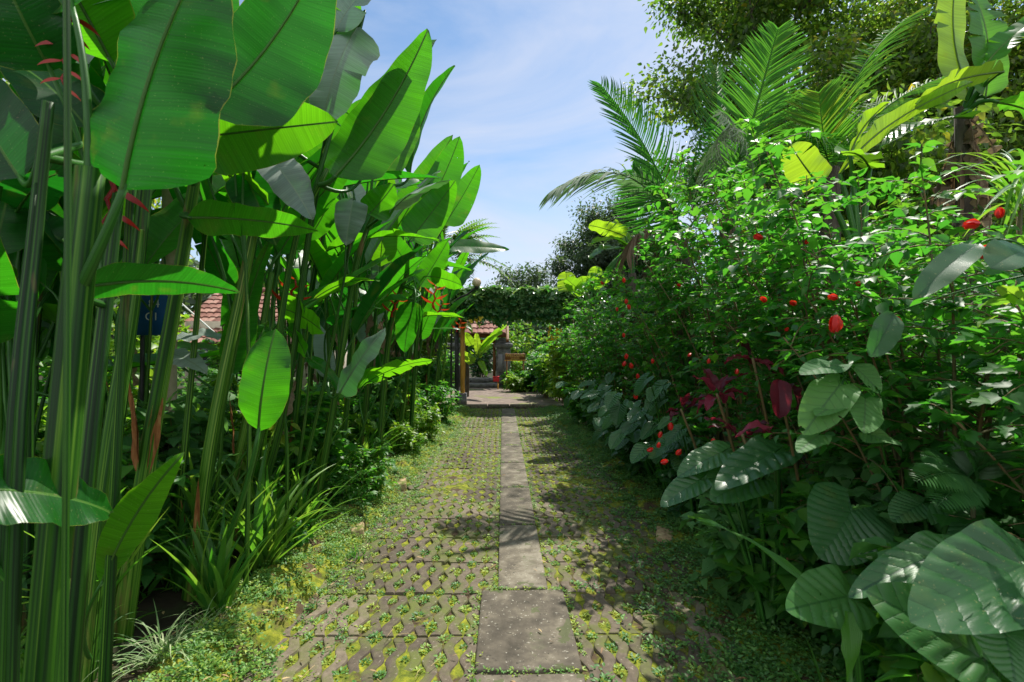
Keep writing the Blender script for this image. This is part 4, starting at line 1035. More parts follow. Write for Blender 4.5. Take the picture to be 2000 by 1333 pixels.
# --- leafy shrub builder, used on both sides
def shrub(c, h, r, nb, nt, nl, lf, T, mat, label, name='leafy_shrub', cat='shrub', group=None, seed=1, tilt=(0, 0), rnd=(0, 1), t0=.3, stemr=.012, stemrnd=.5, flowers=0, fmat='red', up=.35, extra=0.0, crown_name='foliage', droop=.2, twl=.34, flat=1.0):
    rg = np.random.default_rng(seed); c = np.asarray(c, float)
    root = empty(name, tuple(c), label, cat, group)
    sm = MB(); PT = []; PA = []
    for b in range(nb):
        a = 2 * pi * b / nb + rg.normal(0, .4); rr = r * rg.uniform(.25, 1.0); hh = h * rg.uniform(.62, 1.0) * (1 - .22 * (rr / r) ** 2)
        e = c + np.array([cos(a) * rr + tilt[0] * hh, sin(a) * rr + tilt[1] * hh, hh])
        m = c + np.array([cos(a) * rr * .35, sin(a) * rr * .35, hh * .6])
        s0 = c + np.array([cos(a), sin(a), 0]) * rg.uniform(.02, .16) * min(1, r)
        pth = bez(s0, m, e, 9); tube(sm, pth, stemr * rg.uniform(.7, 1.3), stemr * .25, n=6, rnd=stemrnd + rg.normal() * .15)
        for k in range(nt):
            t = t0 + (1 - t0) * (k + rg.random()) / nt
            q = (1 - t) ** 2 * s0 + 2 * t * (1 - t) * m + t * t * e
            aa = rg.random() * 2 * pi; o = np.array([cos(aa), sin(aa), rg.uniform(-.1, .8)])
            L = twl * rg.uniform(.5, 1.3) * (1.25 - .5 * t)
            w = q + nrm(o) * L; w2 = w + np.array([0, 0, -droop * L])
            pt = bez(q, w * .5 + q * .5 + np.array([0, 0, .1 * L]), w2, 5); tube(sm, pt, stemr * .3, stemr * .12, n=4, rnd=stemrnd)
            PT.append(pt); PA.append(o)
        PT.append(bez(e * .8 + m * .2, e * .9 + m * .1, e, 5))
    sm.build('branches', M['twig'], root)
    PT = np.array(PT); n = len(PT) * nl
    t = np.tile(np.linspace(.2, 1, nl), len(PT)) * 3.99; i = np.minimum(3, t.astype(int)); f = (t - i)[:, None]
    idx = np.repeat(np.arange(len(PT)), nl)
    Q = PT[idx, i] * (1 - f) + PT[idx, i + 1] * f
    D = nrm(PT[idx, 4] - PT[idx, 0]); s = nrm(np.cross(D, np.array([0, 0, 1.0])) + 1e-6)
    sg = np.where(np.arange(n) % 2, 1, -1)[:, None]
    A = D * rg.uniform(.1, .8, (n, 1)) + s * sg * rg.uniform(.5, 1.2, (n, 1)) + rg.normal(0, .25, (n, 3)) - np.array([0, 0, 1]) * rg.uniform(-.1, droop * 2.2, (n, 1))
    N = rg.normal(0, up, (n, 3)) + np.array([0, 0, flat])
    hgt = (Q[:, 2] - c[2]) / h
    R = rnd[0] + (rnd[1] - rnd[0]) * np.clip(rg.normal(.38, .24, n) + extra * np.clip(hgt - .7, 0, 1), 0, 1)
    sz = lf * rg.uniform(.6, 1.25, n)
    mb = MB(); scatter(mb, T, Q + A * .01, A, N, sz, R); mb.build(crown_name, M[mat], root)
    return root
# low bushes at the foot of the heliconias, garden seen between their stems
def sh(px, py, *a, **k):
    g = gpt(px, py); return shrub(g, *a, **k)
sh(715, 975, .62, .30, 12, 12, 9, .07, T_OVAL, 'hibis', 'bushy bright green plant behind the farther kerb brick', name='low_bush', cat='bush', seed=3, rnd=(.3, 1), t0=.1, stemr=.005, twl=.15)
sh(690, 1000, .45, .24, 10, 10, 8, .05, T_OVAL, 'hibis', 'small bushy green plant between the two kerb bricks', name='low_bush', cat='bush', seed=4, rnd=(.2, .9), t0=.1, stemr=.004, twl=.13)
sh(790, 900, .55, .26, 12, 12, 9, .06, T_OVAL, 'lime', 'low yellow green bush on the left edge of the path', name='low_bush', cat='bush', seed=5, t0=.1, stemr=.004, twl=.14)
sh(835, 870, .7, .3, 12, 12, 9, .06, T_OVAL, 'lime', 'yellow green bush just before the pergola', name='low_bush', cat='bush', seed=6, t0=.1, stemr=.004, twl=.16)
sh(860, 835, .9, .35, 12, 12, 9, .07, T_OVAL, 'hibis', 'green bush at the foot of the pergola post', name='low_bush', cat='bush', seed=7, t0=.1, stemr=.005, twl=.2, rnd=(.2, .8))
sh(560, 1090, .30, .22, 9, 9, 8, .04, T_OVAL, 'hibis', 'tiny bush in the litter by the bright strap leaves', name='low_bush', cat='bush', seed=8, t0=.1, stemr=.003, twl=.1, rnd=(.1, .7))
rb = random.Random(5)
for i in range(10):
    y = 2.9 + i * .62; x = float(np.interp(y, [2.5, 5, 8, 11], [-2.0, -1.75, -1.6, -1.45])) - rb.uniform(0, .35)
    shrub((x, y, .05), rb.uniform(.8, 1.35), .34, 9, 9, 8, .12, T_WIDE if i % 2 else T_OVAL, ('hibis', 'soft', 'lime')[i % 3], 'broad leaved plant standing waist high among the heliconia stalks, %s from the camera' % ORD[i], name='broad_leaf_plant', cat='plant', group='broad leaved plants among the heliconias', seed=1240 + i, t0=.15, stemr=.006, twl=.24, rnd=(.05, .9))
for i in range(9):
    y = 2.7 + i * .85; x = np.interp(y, [2.5, 5, 8, 11], [-2.2, -1.85, -1.65, -1.5]) - rb.uniform(0, .5)
    shrub((x, y, .05), rb.uniform(.45, .8), .35, 9, 8, 8, .075, T_WIDE if i % 2 else T_OVAL, 'hibis' if i % 3 else 'soft', 'leafy undergrowth bush among the heliconia stalks, %s from the camera' % ORD[i], name='undergrowth_bush', cat='bush', group='bushes under the heliconias', seed=40 + i, t0=.1, stemr=.005, twl=.2, rnd=(0, .7))
for i in range(14):
    y = 2.0 + i * .7 + rb.uniform(-.2, .2); x = -2.9 - rb.uniform(0, 1.3) - y * .06
    shrub((x, y, .05), rb.uniform(.6, 1.3), rb.uniform(.4, .6), 10, 10, 8, .11, T_WIDE if i % 2 else T_LOBED, ('lime', 'hibis', 'soft')[i % 3], 'knee high leafy plant behind the heliconia stems, %s from the camera' % ORD[i], name='undergrowth_bush', cat='bush', group='leafy plants behind the heliconia stems', seed=240 + i, t0=.1, stemr=.006, twl=.25, rnd=(.1, .9))
# garden behind the thicket
k = 0
for i in range(16):
    y = 2.5 + i * .75 + rb.uniform(-.3, .3); x = -4.2 - rb.uniform(0, 1.8) - (y * .12)
    if -.68 < x / y < -.54 or -.46 < x / y < -.40: continue
    shrub((x, y, .05), rb.uniform(1.5, 2.6), rb.uniform(.7, 1.0), 11, 11, 9, .14, T_WIDE, 'hibis' if i % 3 == 0 else 'lime', 'sunlit garden shrub glimpsed between the heliconia stalks, %s from the camera' % ORD[i], name='garden_shrub', cat='shrub', group='garden shrubs behind the heliconias', seed=300 + i, t0=.12, stemr=.01, twl=.35, rnd=(.2, 1))

# pale concrete pole among the stems
pb = gz(330, 3.6); pt = P(330, 60, 3.6)
mb = MB(); tube(mb, np.linspace(pb, pb + np.array([0, 0, pt[2] - pb[2]]), 6), .052, .046, n=16, rnd=.5)
root = empty('concrete_pole', tuple(pb), 'pale concrete pole standing among the heliconia stalks', 'pole')
mb.build('shaft', M['pole'], root)
m = MB(); tube(m, np.array([pb + [0, 0, .68], pb + [0, 0, .74]]), .057, .057, n=16); m.build('metal_band', M['metal'], root)

def text_mesh(s, size, mat, loc, rot, parent, name='lettering', depth=.004, align='CENTER'):
    cu = bpy.data.curves.new(name, 'FONT'); cu.body = s; cu.size = size; cu.extrude = depth; cu.align_x = align; cu.align_y = 'CENTER'
    tmp = bpy.data.objects.new('tmp', cu); COL.objects.link(tmp)
    dg = bpy.context.evaluated_depsgraph_get(); dg.update()
    me = bpy.data.meshes.new_from_object(tmp.evaluated_get(dg)); bpy.data.objects.remove(tmp)
    o = bpy.data.objects.new(name, me); COL.objects.link(o); me.materials.clear(); me.materials.append(mat)
    o.parent = parent; o.location = loc; o.rotation_euler = rot
    return o
# blue number board on the pole
q = P(292, 616, 3.5)
sg = empty('blue_sign', tuple(q), 'blue board with white characters half hidden behind the heliconia stalks', 'sign')
m = MB(); box(m, q, (.24, .012, .27), bev=.003); m.build('board', M['blue'], sg)
for s, z, x in (('84', .075, .035), ('C1', -.012, .02)):
    text_mesh(s, .075, M['white'], (x, -.008, z), (pi / 2, 0, 0), sg, depth=.001)
m = MB(); box(m, q + np.array([-.06, .02, -.2 - .3]), (.02, .02, 1.5)); m.build('stake', M['metal'], sg)

# house with a tiled roof beyond the garden
def tile_roof(mb, o, ux, uy, nrm_, nx, ny, tw=.22, tl=.30, rg=random):
    """courses of curved tiles. o corner at the eave, ux along the eave, uy up the slope"""
    o, ux, uy, nn = (np.asarray(v, float) for v in (o, ux, uy, nrm_))
    for r in range(ny):
        V = []; cols = nx * 6 + 1
        for e in (0, 1):
            for j in range(cols):
                a = j / 6
                z = .028 * abs(sin(pi * a)) + (.035 if e == 0 else .0) + .004 * ((j * 7 + r * 3) % 3)
                V.append(o + ux * a * tw + uy * (r + e * 1.08) * tl + nn * z)
        rn = np.array([((j // 6) * 37 + r * 61) % 17 / 17 for _ in (0, 1) for j in range(cols)])
        mb.add(V, [grid_faces(2, cols)], rn)
        # exposed lower edge of the course
        lo = [o + ux * (j / 6) * tw + uy * r * tl - nn * .01 for j in range(cols)]
        mb.add(lo + V[:cols], [grid_faces(2, cols)], np.concatenate([rn[:cols]] * 2))
hs = empty('house', (-7.4, 15.0, 0), 'house with a faded red tiled roof behind the garden on the left', 'house')
m = MB(); box(m, (-7.4, 17.0, 1.05), (3.6, 4.0, 2.3)); m.build('wall', M['wall'], hs)
m = MB()
sl = nrm(np.array([0, 2.9, 1.75])); nn = nrm(np.cross([1, 0, 0], sl))
tile_roof(m, (-9.5, 14.3, 1.55), (1, 0, 0), sl, nn, 19, 11)
sl2 = nrm(np.array([0, -2.9, 1.75])); nn2 = nrm(np.cross(sl2, [1, 0, 0])); 
tile_roof(m, (-9.5, 19.95, 1.55), (1, 0, 0), sl2, nn2, 19, 11)
m.build('roof', M['tile'], hs)
m = MB(); tube(m, np.array([(-9.55, 17.13, 3.33), (-5.25, 17.13, 3.33)]), .09, .09, n=10); m.build('ridge', M['tile'], hs)
for xx in (-8.3, -6.5):
    w = MB(); box(w, (xx, 14.97, 1.1), (.9, .06, 1.0), bev=.005); wo = w.build('window', M['wood'], hs)
    g = MB(); box(g, (xx, 14.93, 1.1), (.74, .02, .84)); g.build('pane', M['glass'], wo)
# cable stretched across in front of the roof
m = MB(); a = P(352, 588, 8); b = P(470, 692, 8); a2 = a + (a - b) * 1.2; tube(m, bez(a2, (a + b) / 2 - np.array([0, 0, .05]), b + (b - a) * .4, 14), .012, .012, n=6)
ca = m.build('cable', M['white'], origin=a); tag(ca, 'pale cable slanting down in front of the tiled roof', 'cable')
# ------------------------------------------------------------------ right hedge of turk's cap shrubs
def flower_bud(parent, p, d, size, rnd, seed):
    """red furled hibiscus flower: overlapping petals in a spiral with a green calyx"""
    rg = random.Random(seed); d = nrm(d); mb = MB()
    ref = nrm(np.cross(d, [.2, 1, .1])); r2 = np.cross(d, ref)
    for k in range(5):
        a = 2 * pi * k / 5 + rg.uniform(-.2, .2); o = ref * cos(a) + r2 * sin(a)
        blade(mb, p + o * size * .05, p + d * size + o * size * .14, size * .55, -o, arch=-.16, fold=.5, ns=7, nc=2, wave=size * .03, rnd=min(1, max(0, rnd + rg.gauss(0, .15))), prof='oval', rib=0, rg=rg, twist=.5)
    f = mb.build('flower', M['red'], parent)
    m = MB(); 
    for k in range(5):
        a = 2 * pi * k / 5; o = ref * cos(a) + r2 * sin(a)
        blade(m, p - d * size * .08, p + d * size * .28 + o * size * .16, size * .16, -o, arch=-.1, fold=.2, ns=4, nc=1, wave=0, rnd=.3, prof='lance', rib=0, rg=rg)
    m.build('calyx', M['hibis'], f)
    return f
rr = random.Random(9)
front_spec = [  # x, y, height, radius, tilt
    (2.15, 1.55, 2.15, .62), (2.0, 2.35, 2.5, .64), (2.1, 3.05, 2.85, .72), (2.15, 3.85, 3.15, .77), (2.2, 4.7, 3.5, .8),
    (2.2, 5.6, 3.35, .8), (2.25, 6.5, 3.1, .78), (2.2, 7.5, 3.0, .75), (2.1, 8.6, 2.85, .75), (2.05, 9.7, 2.7, .72), (1.9, 10.8, 2.5, .65)]
HEDGE = []
for i, (x, y, h, r) in enumerate(front_spec):
    near = y < 4.3
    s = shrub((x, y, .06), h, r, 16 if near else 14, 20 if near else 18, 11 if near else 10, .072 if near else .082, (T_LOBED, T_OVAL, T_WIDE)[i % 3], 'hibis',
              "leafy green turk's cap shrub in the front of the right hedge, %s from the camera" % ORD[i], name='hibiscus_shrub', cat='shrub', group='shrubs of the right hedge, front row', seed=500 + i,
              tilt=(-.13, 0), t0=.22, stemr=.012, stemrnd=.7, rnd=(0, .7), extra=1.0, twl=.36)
    HEDGE.append(s)
HB = []
for i, (x, y, h, r) in enumerate([(3.3, 2.3, 2.7, .8), (3.5, 3.5, 3.0, .9), (3.6, 4.9, 3.3, .9), (3.7, 6.3, 3.3, .9), (3.7, 7.8, 3.2, .9), (3.6, 9.3, 3.0, .9), (3.3, 11, 2.9, .9), (4.9, 3.2, 3.0, 1.0), (5.2, 5.2, 3.2, 1.0), (5.2, 7.4, 3.3, 1.0), (3.0, 1.2, 2.3, .7)]):
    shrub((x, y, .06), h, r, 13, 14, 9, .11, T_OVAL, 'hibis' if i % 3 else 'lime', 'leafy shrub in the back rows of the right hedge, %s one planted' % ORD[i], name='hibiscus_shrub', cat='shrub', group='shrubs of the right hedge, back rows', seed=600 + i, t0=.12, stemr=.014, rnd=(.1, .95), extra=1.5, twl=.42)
# red flowers where the photograph shows them
FL = [(1491, 466, 2.6, .05, (-.9, 0, .2)), (1497, 590, 2.6, .045, (-.6, -.3, .3)), (1556, 595, 2.6, .045, (-.8, -.3, .2)), (1636, 583, 2.1, .045, (-.8, -.2, .1)), (1633, 612, 2.0, .075, (-.15, -.1, -1)),
      (1742, 613, 2.0, .07, (.25, -.1, -1)), (1915, 437, 1.7, .055, (-1, 0, -.1)), (1943, 492, 1.6, .075, (-.9, -.3, -.1)), (1952, 430, 1.65, .04, (0, 0, 1)), (1218, 542, 5.4, .06, (0, -.3, -1)), (1224, 583, 5.4, .06, (-.2, -.3, -1)), (1226, 594, 5.3, .06, (.3, -.3, -1)),
      (1224, 690, 5.0, .06, (-.2, -.3, -1)), (1222, 705, 4.9, .06, (-.5, -.3, -.8)), (1231, 708, 4.9, .06, (.2, -.3, -1)), (1241, 767, 4.6, .06, (0, -.3, -1)), (1309, 824, 3.4, .055, (0, -.2, -1)), (1291, 842, 3.4, .045, (-.3, -.2, -.9)),
      (1276, 875, 3.3, .045, (-.8, -.2, -.4)), (1331, 877, 3.2, .05, (-.7, -.2, -.7)), (1306, 900, 3.1, .05, (-.9, -.2, -.2)), (1288, 863, 3.3, .04, (-.3, -.2, -.9)), (1394, 855, 3.0, .055, (-.2, -.2, -1)), (1274, 700, 4.8, .05, (0, -.3, -1)), (1178, 545, 6.5, .08, (-.2, -.3, -1)), (1245, 729, 4.7, .05, (0, -.3, -1)), (1218, 650, 5.2, .05, (0, -.3, -1)), (1205, 600, 5.8, .05, (0, -.3, -1)), (1385, 700, 3.2, .035, (-.3, -.3, -1)), (1440, 720, 3.0, .035, (-.3, -.3, -1)), (1540, 640, 2.5, .03, (-.5, -.3, -.4)), (1350, 690, 3.4, .035, (-.5, -.3, -.4)), (1680, 560, 2.1, .03, (-.5, -.3, .4)), (1580, 480, 2.5, .035, (-.5, -.3, .4)), (1330, 560, 4.0, .04, (-.5, -.3, .2))]
for i, (px, py, Y, s, d) in enumerate(FL):
    p = P(px, py, Y)
    best = min(HEDGE, key=lambda h: (h.location[0] - .25 - p[0]) ** 2 + (h.location[1] - p[1]) ** 2)
    flower_bud(best, p, np.array(d, float), s * 1.05, .35 + .3 * ((i * 7) % 5) / 5, i)

# big soft leaves in the middle of the hedge
def leaf_sprig(pts_root, leaves, label, name, cat, mat, kindf='heart', seed=1, stemr=.006, group=None):
    root = empty(name, tuple(pts_root[0]), label, cat, group); rg = random.Random(seed)
    m = MB(); sp = smooth_path(pts_root, 12); tube(m, sp, stemr, stemr * .5, n=7, rnd=.6); m.build('stalk', M['petiole'], root)
    for (b, t, w, up, k) in leaves:
        mb = MB(); b = np.asarray(b); t = np.asarray(t)
        if k == 'heart': heart(mb, b, t, w, up, quilt=.003, rnd=rg.random(), na=40, nr=6, rg=rg, back=.25)
        elif k == 'ear': heart(mb, b, t, w, up, quilt=.006, rnd=rg.random(), rg=rg)
        else: blade(mb, b, t, w, up, prof=k, fold=.15, rnd=rg.random() * .6, rg=rg, rib=.002, wave=.004)
        q = sp[int(np.argmin(np.linalg.norm(sp - b, axis=1)))]
        lf = mb.build('leaf', M[mat], root)
        m2 = MB(); tube(m2, bez(q, (q + b) / 2 + np.array([0, 0, .02]), b, 6), stemr * .6, stemr * .4, n=5, rnd=.6); m2.build('petiole', M['petiole'], lf)
    return root
def rootpt(px, Y): p = P(px, 700, Y); p[2] = float(ground_h(p[0], p[1])); return p
leaf_sprig([rootpt(1760, 2.3), P(1730, 900, 2.15), P(1650, 740, 1.95)],
           [(P(1638, 755, 1.9), P(1572, 838, 1.8), .155, (-.6, -1, .6), 'heart'), (P(1640, 712, 1.95), P(1565, 722, 1.85), .10, (0, -.3, 1), 'heart'), (P(1665, 715, 1.95), P(1728, 758, 1.85), .11, (.2, -.8, .8), 'heart'),
            (P(1690, 780, 1.9), P(1690, 842, 1.75), .13, (0, -.9, .6), 'heart'), (P(1640, 790, 1.9), P(1600, 800, 1.8), .1, (0, -.5, 1), 'heart'), (P(1700, 850, 1.9), P(1760, 870, 1.8), .11, (0, -.6, 1), 'heart'), (P(1600, 850, 1.9), P(1560, 880, 1.8), .09, (0, -.6, 1), 'heart')],
           'plant with pale soft heart shaped leaves in the middle of the right hedge', 'soft_leaf_plant', 'plant', 'soft', seed=2)
leaf_sprig([rootpt(2100, 1.9), P(2060, 700, 1.8), P(1960, 470, 1.5)],
           [(P(1912, 478, 1.5), P(1784, 588, 1.42), .085, (-.3, -.8, .8), 'oval'), (P(2010, 490, 1.45), P(1935, 525, 1.38), .13, (0, -.7, .8), 'oval'), (P(1745, 612, 1.9), P(1700, 698, 1.85), .10, (-.2, -.9, .2), 'oval')],
           'plant with large leathery oval leaves near the right frame edge', 'leathery_leaf_plant', 'plant', 'ear', seed=3)
leaf_sprig([rootpt(2150, 1.9), P(2090, 800, 1.8), P(2020, 610, 1.6)],
           [(P(2000, 590, 1.55), P(1915, 600, 1.5), .07, (0, .5, 1), 'oval'), (P(2000, 605, 1.55), P(1912, 640, 1.5), .06, (0, .6, 1), 'oval'), (P(2010, 600, 1.5), P(1950, 560, 1.5), .05, (0, .5, 1), 'oval')],
           'sprig of bright yellow green leaves at the right frame edge', 'bright_sprig', 'plant', 'lime', seed=4)
# undergrowth of soft leaves filling the lower hedge on the right
for i, (px, Y, h, lb) in enumerate(((1820, 2.0, .95, 'low soft leaved plant above the fern'), (1900, 1.75, 1.0, 'low soft leaved plant by the right frame edge'), (1560, 2.6, .75, 'low soft leaved plant behind the elephant ears'), (1480, 2.9, .7, 'low soft leaved plant right of the maroon leaves'),
                                    (1960, 1.5, .9, 'soft leaved plant nearest the camera on the right'), (1740, 2.3, 1.0, 'soft leaved plant behind the fern'), (1650, 2.6, .95, 'soft leaved plant left of the fern'))):
    p = rootpt(px, Y)
    shrub(p, h, .38, 11, 9, 8, .10, T_WIDE, 'soft' if i % 2 else 'hibis', lb, name='soft_leaf_plant', cat='plant', seed=700 + i, t0=.15, stemr=.006, twl=.2, rnd=(.1, .8))

# elephant ears, each clump a plant with stalks and leaves
def ears(root_p, leaves, label, seed=1, group=None, sc_=1):
    if sc_ != 1: leaves = [(b, b + (t - b) * sc_, w * sc_, up) for b, t, w, up in leaves]
    root = empty('elephant_ear_plant', tuple(root_p), label, 'elephant ear', group); rg = random.Random(seed)
    for (b, t, w, up) in leaves:
        b = np.asarray(b); t = np.asarray(t); mb = MB(); L = np.linalg.norm(t - b)
        heart(mb, b, t, w, up, quilt=min(.014, L * .03), rnd=rg.random(), rg=rg, nv=rg.choice([6, 7, 8]), wave=L * .035, fold=rg.uniform(.1, .25))
        lf = mb.build('leaf', M['ear'], root)
        m = MB(); r0 = np.asarray(root_p) + np.array([rg.gauss(0, .03), rg.gauss(0, .03), 0])
        N = nrm(np.asarray(up, float))
        tube(m, bez(r0, np.array([b[0] * .7 + r0[0] * .3, b[1] * .7 + r0[1] * .3, max(b[2], r0[2] + .1)]) - N * .04 + (b - t) * .25, b - N * .003, 12), L * .05 + .003, L * .022 + .0015, n=8, rnd=.4)
        m.build('petiole', M['petiole'], lf)
    return root
ears(rootpt(2010, 1.35), [(P(2000, 1105, 1.28), P(1806, 1196, 1.12), .24, (-.1, -.75, .8)), (P(1915, 1285, 1.25), P(1712, 1150, 1.30), .21, (-.1, -.7, .7)), (P(1960, 1235, 1.2), P(1995, 1330, 1.1), .24, (0, -.8, .6))],
     'large elephant ear plant with quilted leaves in the bottom right corner', 1)
ears(rootpt(1690, 1.75), [(P(1655, 1165, 1.70), P(1550, 1185, 1.55), .205, (.1, -.75, .75)), (P(1845, 1078, 1.55), P(1658, 1148, 1.52), .14, (-.2, -.45, 1))],
     'elephant ear plant with one pale leaf seen from below, left of the corner one', 2)
ears(rootpt(1690, 2.1), [(P(1662, 1000, 1.98), P(1612, 1086, 1.85), .30, (-.1, -.8, .6))], 'elephant ear plant with a single heart shaped leaf facing the path', 3)
ears(rootpt(1500, 2.6), [(P(1510, 885, 2.55), P(1402, 942, 2.35), .22, (-.2, -.6, .9)), (P(1472, 938, 2.5), P(1392, 968, 2.4), .2, (.1, -.6, .8)), (P(1365, 938, 2.6), P(1292, 984, 2.5), .15, (-.2, -.6, .9)), (P(1405, 885, 2.7), P(1325, 925, 2.6), .17, (-.2, -.5, 1)), (P(1410, 920, 2.65), P(1385, 960, 2.6), .12, (.4, -.6, .6))],
     'cluster of five elephant ear leaves overhanging the right verge', 4)
ears(rootpt(1800, 1.9), [(P(1800, 985, 1.9), P(1745, 1010, 1.85), .14, (0, -.4, 1)), (P(1860, 1010, 1.8), P(1905, 975, 1.9), .14, (0, -.5, .9))], 'small elephant ear plant in the shade above the corner plant', 5)
far_ears = [(1215, 5.2, 790), (1180, 6.2, 780), (1250, 4.6, 800), (1150, 7.2, 760), (1230, 5.0, 840), (1270, 4.2, 850), (1120, 8.2, 755), (1195, 5.8, 830), (1300, 3.8, 870), (1165, 6.8, 800), (1255, 4.5, 770)]
for i, (px, Y, py) in enumerate(far_ears):
    rg = random.Random(i + 60); L = []
    for k in range(5):
        c = P(px + rg.uniform(-25, 45), py + rg.uniform(-35, 30), Y + rg.uniform(-.2, .3)); d = nrm(np.array([rg.uniform(-1, -.1), rg.uniform(-.9, .2), rg.uniform(-.9, -.2)])); l = rg.uniform(.18, .30)
        L.append((c, c + d * l, l * rg.uniform(.8, .95), (-.3, -.4, 1)))
    p = P(px + 60, 700, Y + .3); p[2] = .05
    ears(p, L, 'elephant ear plant at the foot of the right hedge, %s from the camera' % ORD[sorted(range(len(far_ears)), key=lambda q: far_ears[q][1]).index(i)], 80 + i, group='elephant ears along the foot of the hedge', sc_=.72)
# maroon cordylines
def cordy(px, py, Y, n, L, w, lb, seed, spec=None):
    c = P(px, py, Y); g = c + np.array([.5, .45, 0]); g[2] = .05; rg = random.Random(seed)
    root = empty('maroon_cordyline', tuple(g), lb, 'cordyline')
    m = MB(); tube(m, bez(g, (g + c) / 2 + np.array([.02, 0, 0]), c, 6), .012, .009, n=7, rnd=.9); m.build('stem', M['twig'], root)
    for i in range(n):
        a = i * 2.4 + rg.uniform(-.3, .3); el = radians(rg.uniform(-50, 50)); o = np.array([cos(a), sin(a), 0]); d = o * cos(el) + np.array([0, 0, 1]) * sin(el)
        mb = MB(); blade(mb, c + d * .03, c + d * L * rg.uniform(.7, 1.1), w, -o * sin(el) + np.array([0, 0, 1]) * cos(el), arch=.12, fold=.3, ns=10, nc=3, rnd=rg.random(), prof='lance', rib=.002, rg=rg)
        mb.build('leaf', M['maroon'], root)
    return root
cordy(1400, 770, 3.15, 10, .22, .075, 'maroon leaved cordyline left of the big crimson leaf', 1)
cordy(1330, 800, 3.6, 7, .18, .06, 'small pink maroon cordyline above the fallen red flowers', 2)
cordy(1450, 850, 2.8, 6, .20, .05, 'low maroon cordyline with one long pink leaf', 3)
cordy(1470, 700, 3.1, 7, .2, .06, 'tall maroon cordyline among the yellow brown stems', 4)
c = P(1520, 745, 2.3); g = c + np.array([.5, .5, 0]); g[2] = .05
root = empty('crimson_leaf_plant', tuple(g), 'single broad folded crimson leaf hanging in the hedge', 'plant')
m = MB(); tube(m, bez(g, (g + c) / 2 + np.array([.05, .1, .1]), c, 8), .01, .006, n=7, rnd=.9); m.build('stem', M['twig'], root)
mb = MB(); blade(mb, P(1520, 742, 2.3), P(1522, 818, 2.25), .11, (-.2, -.9, .3), fold=.6, prof='oval', rnd=.4, arch=.05, wave=.008, rib=.003, ns=12); mb.build('leaf', M['maroon'], root)
mb = MB(); blade(mb, P(1545, 750, 2.4), P(1560, 812, 2.35), .08, (.6, -.7, .3), fold=.4, prof='oval', rnd=.0, arch=.05, rib=.003); mb.build('leaf', M['maroon'], root)
mb = MB(); blade(mb, P(1508, 836, 2.2), P(1436, 852, 2.1), .045, (-.1, -.5, 1), fold=.2, prof='lance', rnd=.9, arch=.12, rib=.002); mb.build('leaf', M['maroon'], root)

# fern fronds
def frond(mb, b, t, up, n, wl, rnd, rg, arch=.12, leafw=.25, T=T_LANCE):
    b = np.asarray(b, float); t = np.asarray(t, float); L = np.linalg.norm(t - b); d = (t - b) / L; up = nrm(np.asarray(up, float) - d * np.dot(up, d))
    s = np.linspace(.12, 1, n); p = b + (t - b) * s[:, None] + up * (arch * L * 4 * s * (1 - s))[:, None]
    S = np.cross(d, up); tube(mb, np.vstack([b, p]), .003, .001, n=4, rnd=rnd)
    for sg in (1, -1):
        ln = wl * np.sin(pi * np.clip(s * .86 + .14, 0, 1)) ** .7 + .01
        A = S * sg * 1.0 + d * .45 + np.zeros((n, 3)); scatter(mb, T, p, A, np.tile(up, (n, 1)) + rg.normal(0, .1, (n, 3)), ln, np.clip(rnd + rg.normal(0, .1, n), 0, 1))
def fern(px, py, Y, tips, lb, seed):
    rg = np.random.default_rng(seed); c = P(px, py, Y); g = c.copy(); g[2] = .06
    root = empty('fern', tuple(g), lb, 'fern')
    for (tx, ty, tY) in tips:
        mb = MB(); frond(mb, g if rg.random() < 0 else c, P(tx, ty, tY), (-.1, -.5, 1), 26, .085, rg.random() * .7, rg); mb.build('frond', M['fern'], root)
    m = MB(); tube(m, bez(g, (g + c) / 2, c, 5), .012, .008, n=6, rnd=.3); m.build('crown_base', M['twig'], root)
    return root
fern(1900, 940, 1.75, [(1790, 940, 1.65), (1860, 855, 1.7), (1800, 890, 1.8), (1930, 860, 1.7), (1980, 900, 1.6), (1830, 990, 1.6)], 'pale green fern above the corner elephant ear', 1)
# long grass blade and tufts at the lower right
strap_plant(rootpt(1610, 2.0), 9, .55, .016, 71, 'grass with one long blade arching towards the path', name='grass_tuft', cat='grass', spread=(25, 60), rnd=(.2, .6))
m = MB(); root = empty('broad_grass', tuple(rootpt(1660, 1.62)), 'broad pale grass blade hanging below the elephant ears', 'grass')
blade(m, P(1655, 1195, 1.55), P(1652, 1345, 1.5), .06, (0, -1, .1), prof='strap', rnd=.4, rib=0, fold=.2, ns=8); blade(m, P(1590, 1150, 1.7), P(1345, 1012, 2.4), .03, (-.2, -.5, 1), prof='strap', rnd=.3, rib=0, arch=.08, fold=.2, ns=12)
tube(m, bez(rootpt(1660, 1.62), P(1660, 1250, 1.6), P(1655, 1195, 1.55), 6), .006, .004, n=5); m.build('foliage', M['strap'], root)
for i, (px, py, n, L, lb) in enumerate(((1500, 1085, 40, .22, 'bamboo-like grass clump left of the lower elephant ears'), (1480, 1150, 36, .2, 'bamboo-like grass clump at the verge'), (1530, 1210, 36, .2, 'bamboo-like grass clump at the lower right'), (1340, 1000, 40, .25, 'dark grassy clump below the five elephant ear leaves'), (1260, 940, 40, .28, 'dark grassy clump farther along the verge'), (1390, 1040, 36, .25, 'dark grassy clump beside the reddish kerb brick'),
                                       (1590, 1280, 30, .2, 'grass clump in the bottom right shade'))):
    strap_plant(gpt(px + 30, py), n, L, .012, 90 + i, lb, name='grass_clump', cat='grass', spread=(15, 80), rnd=(0, .55))
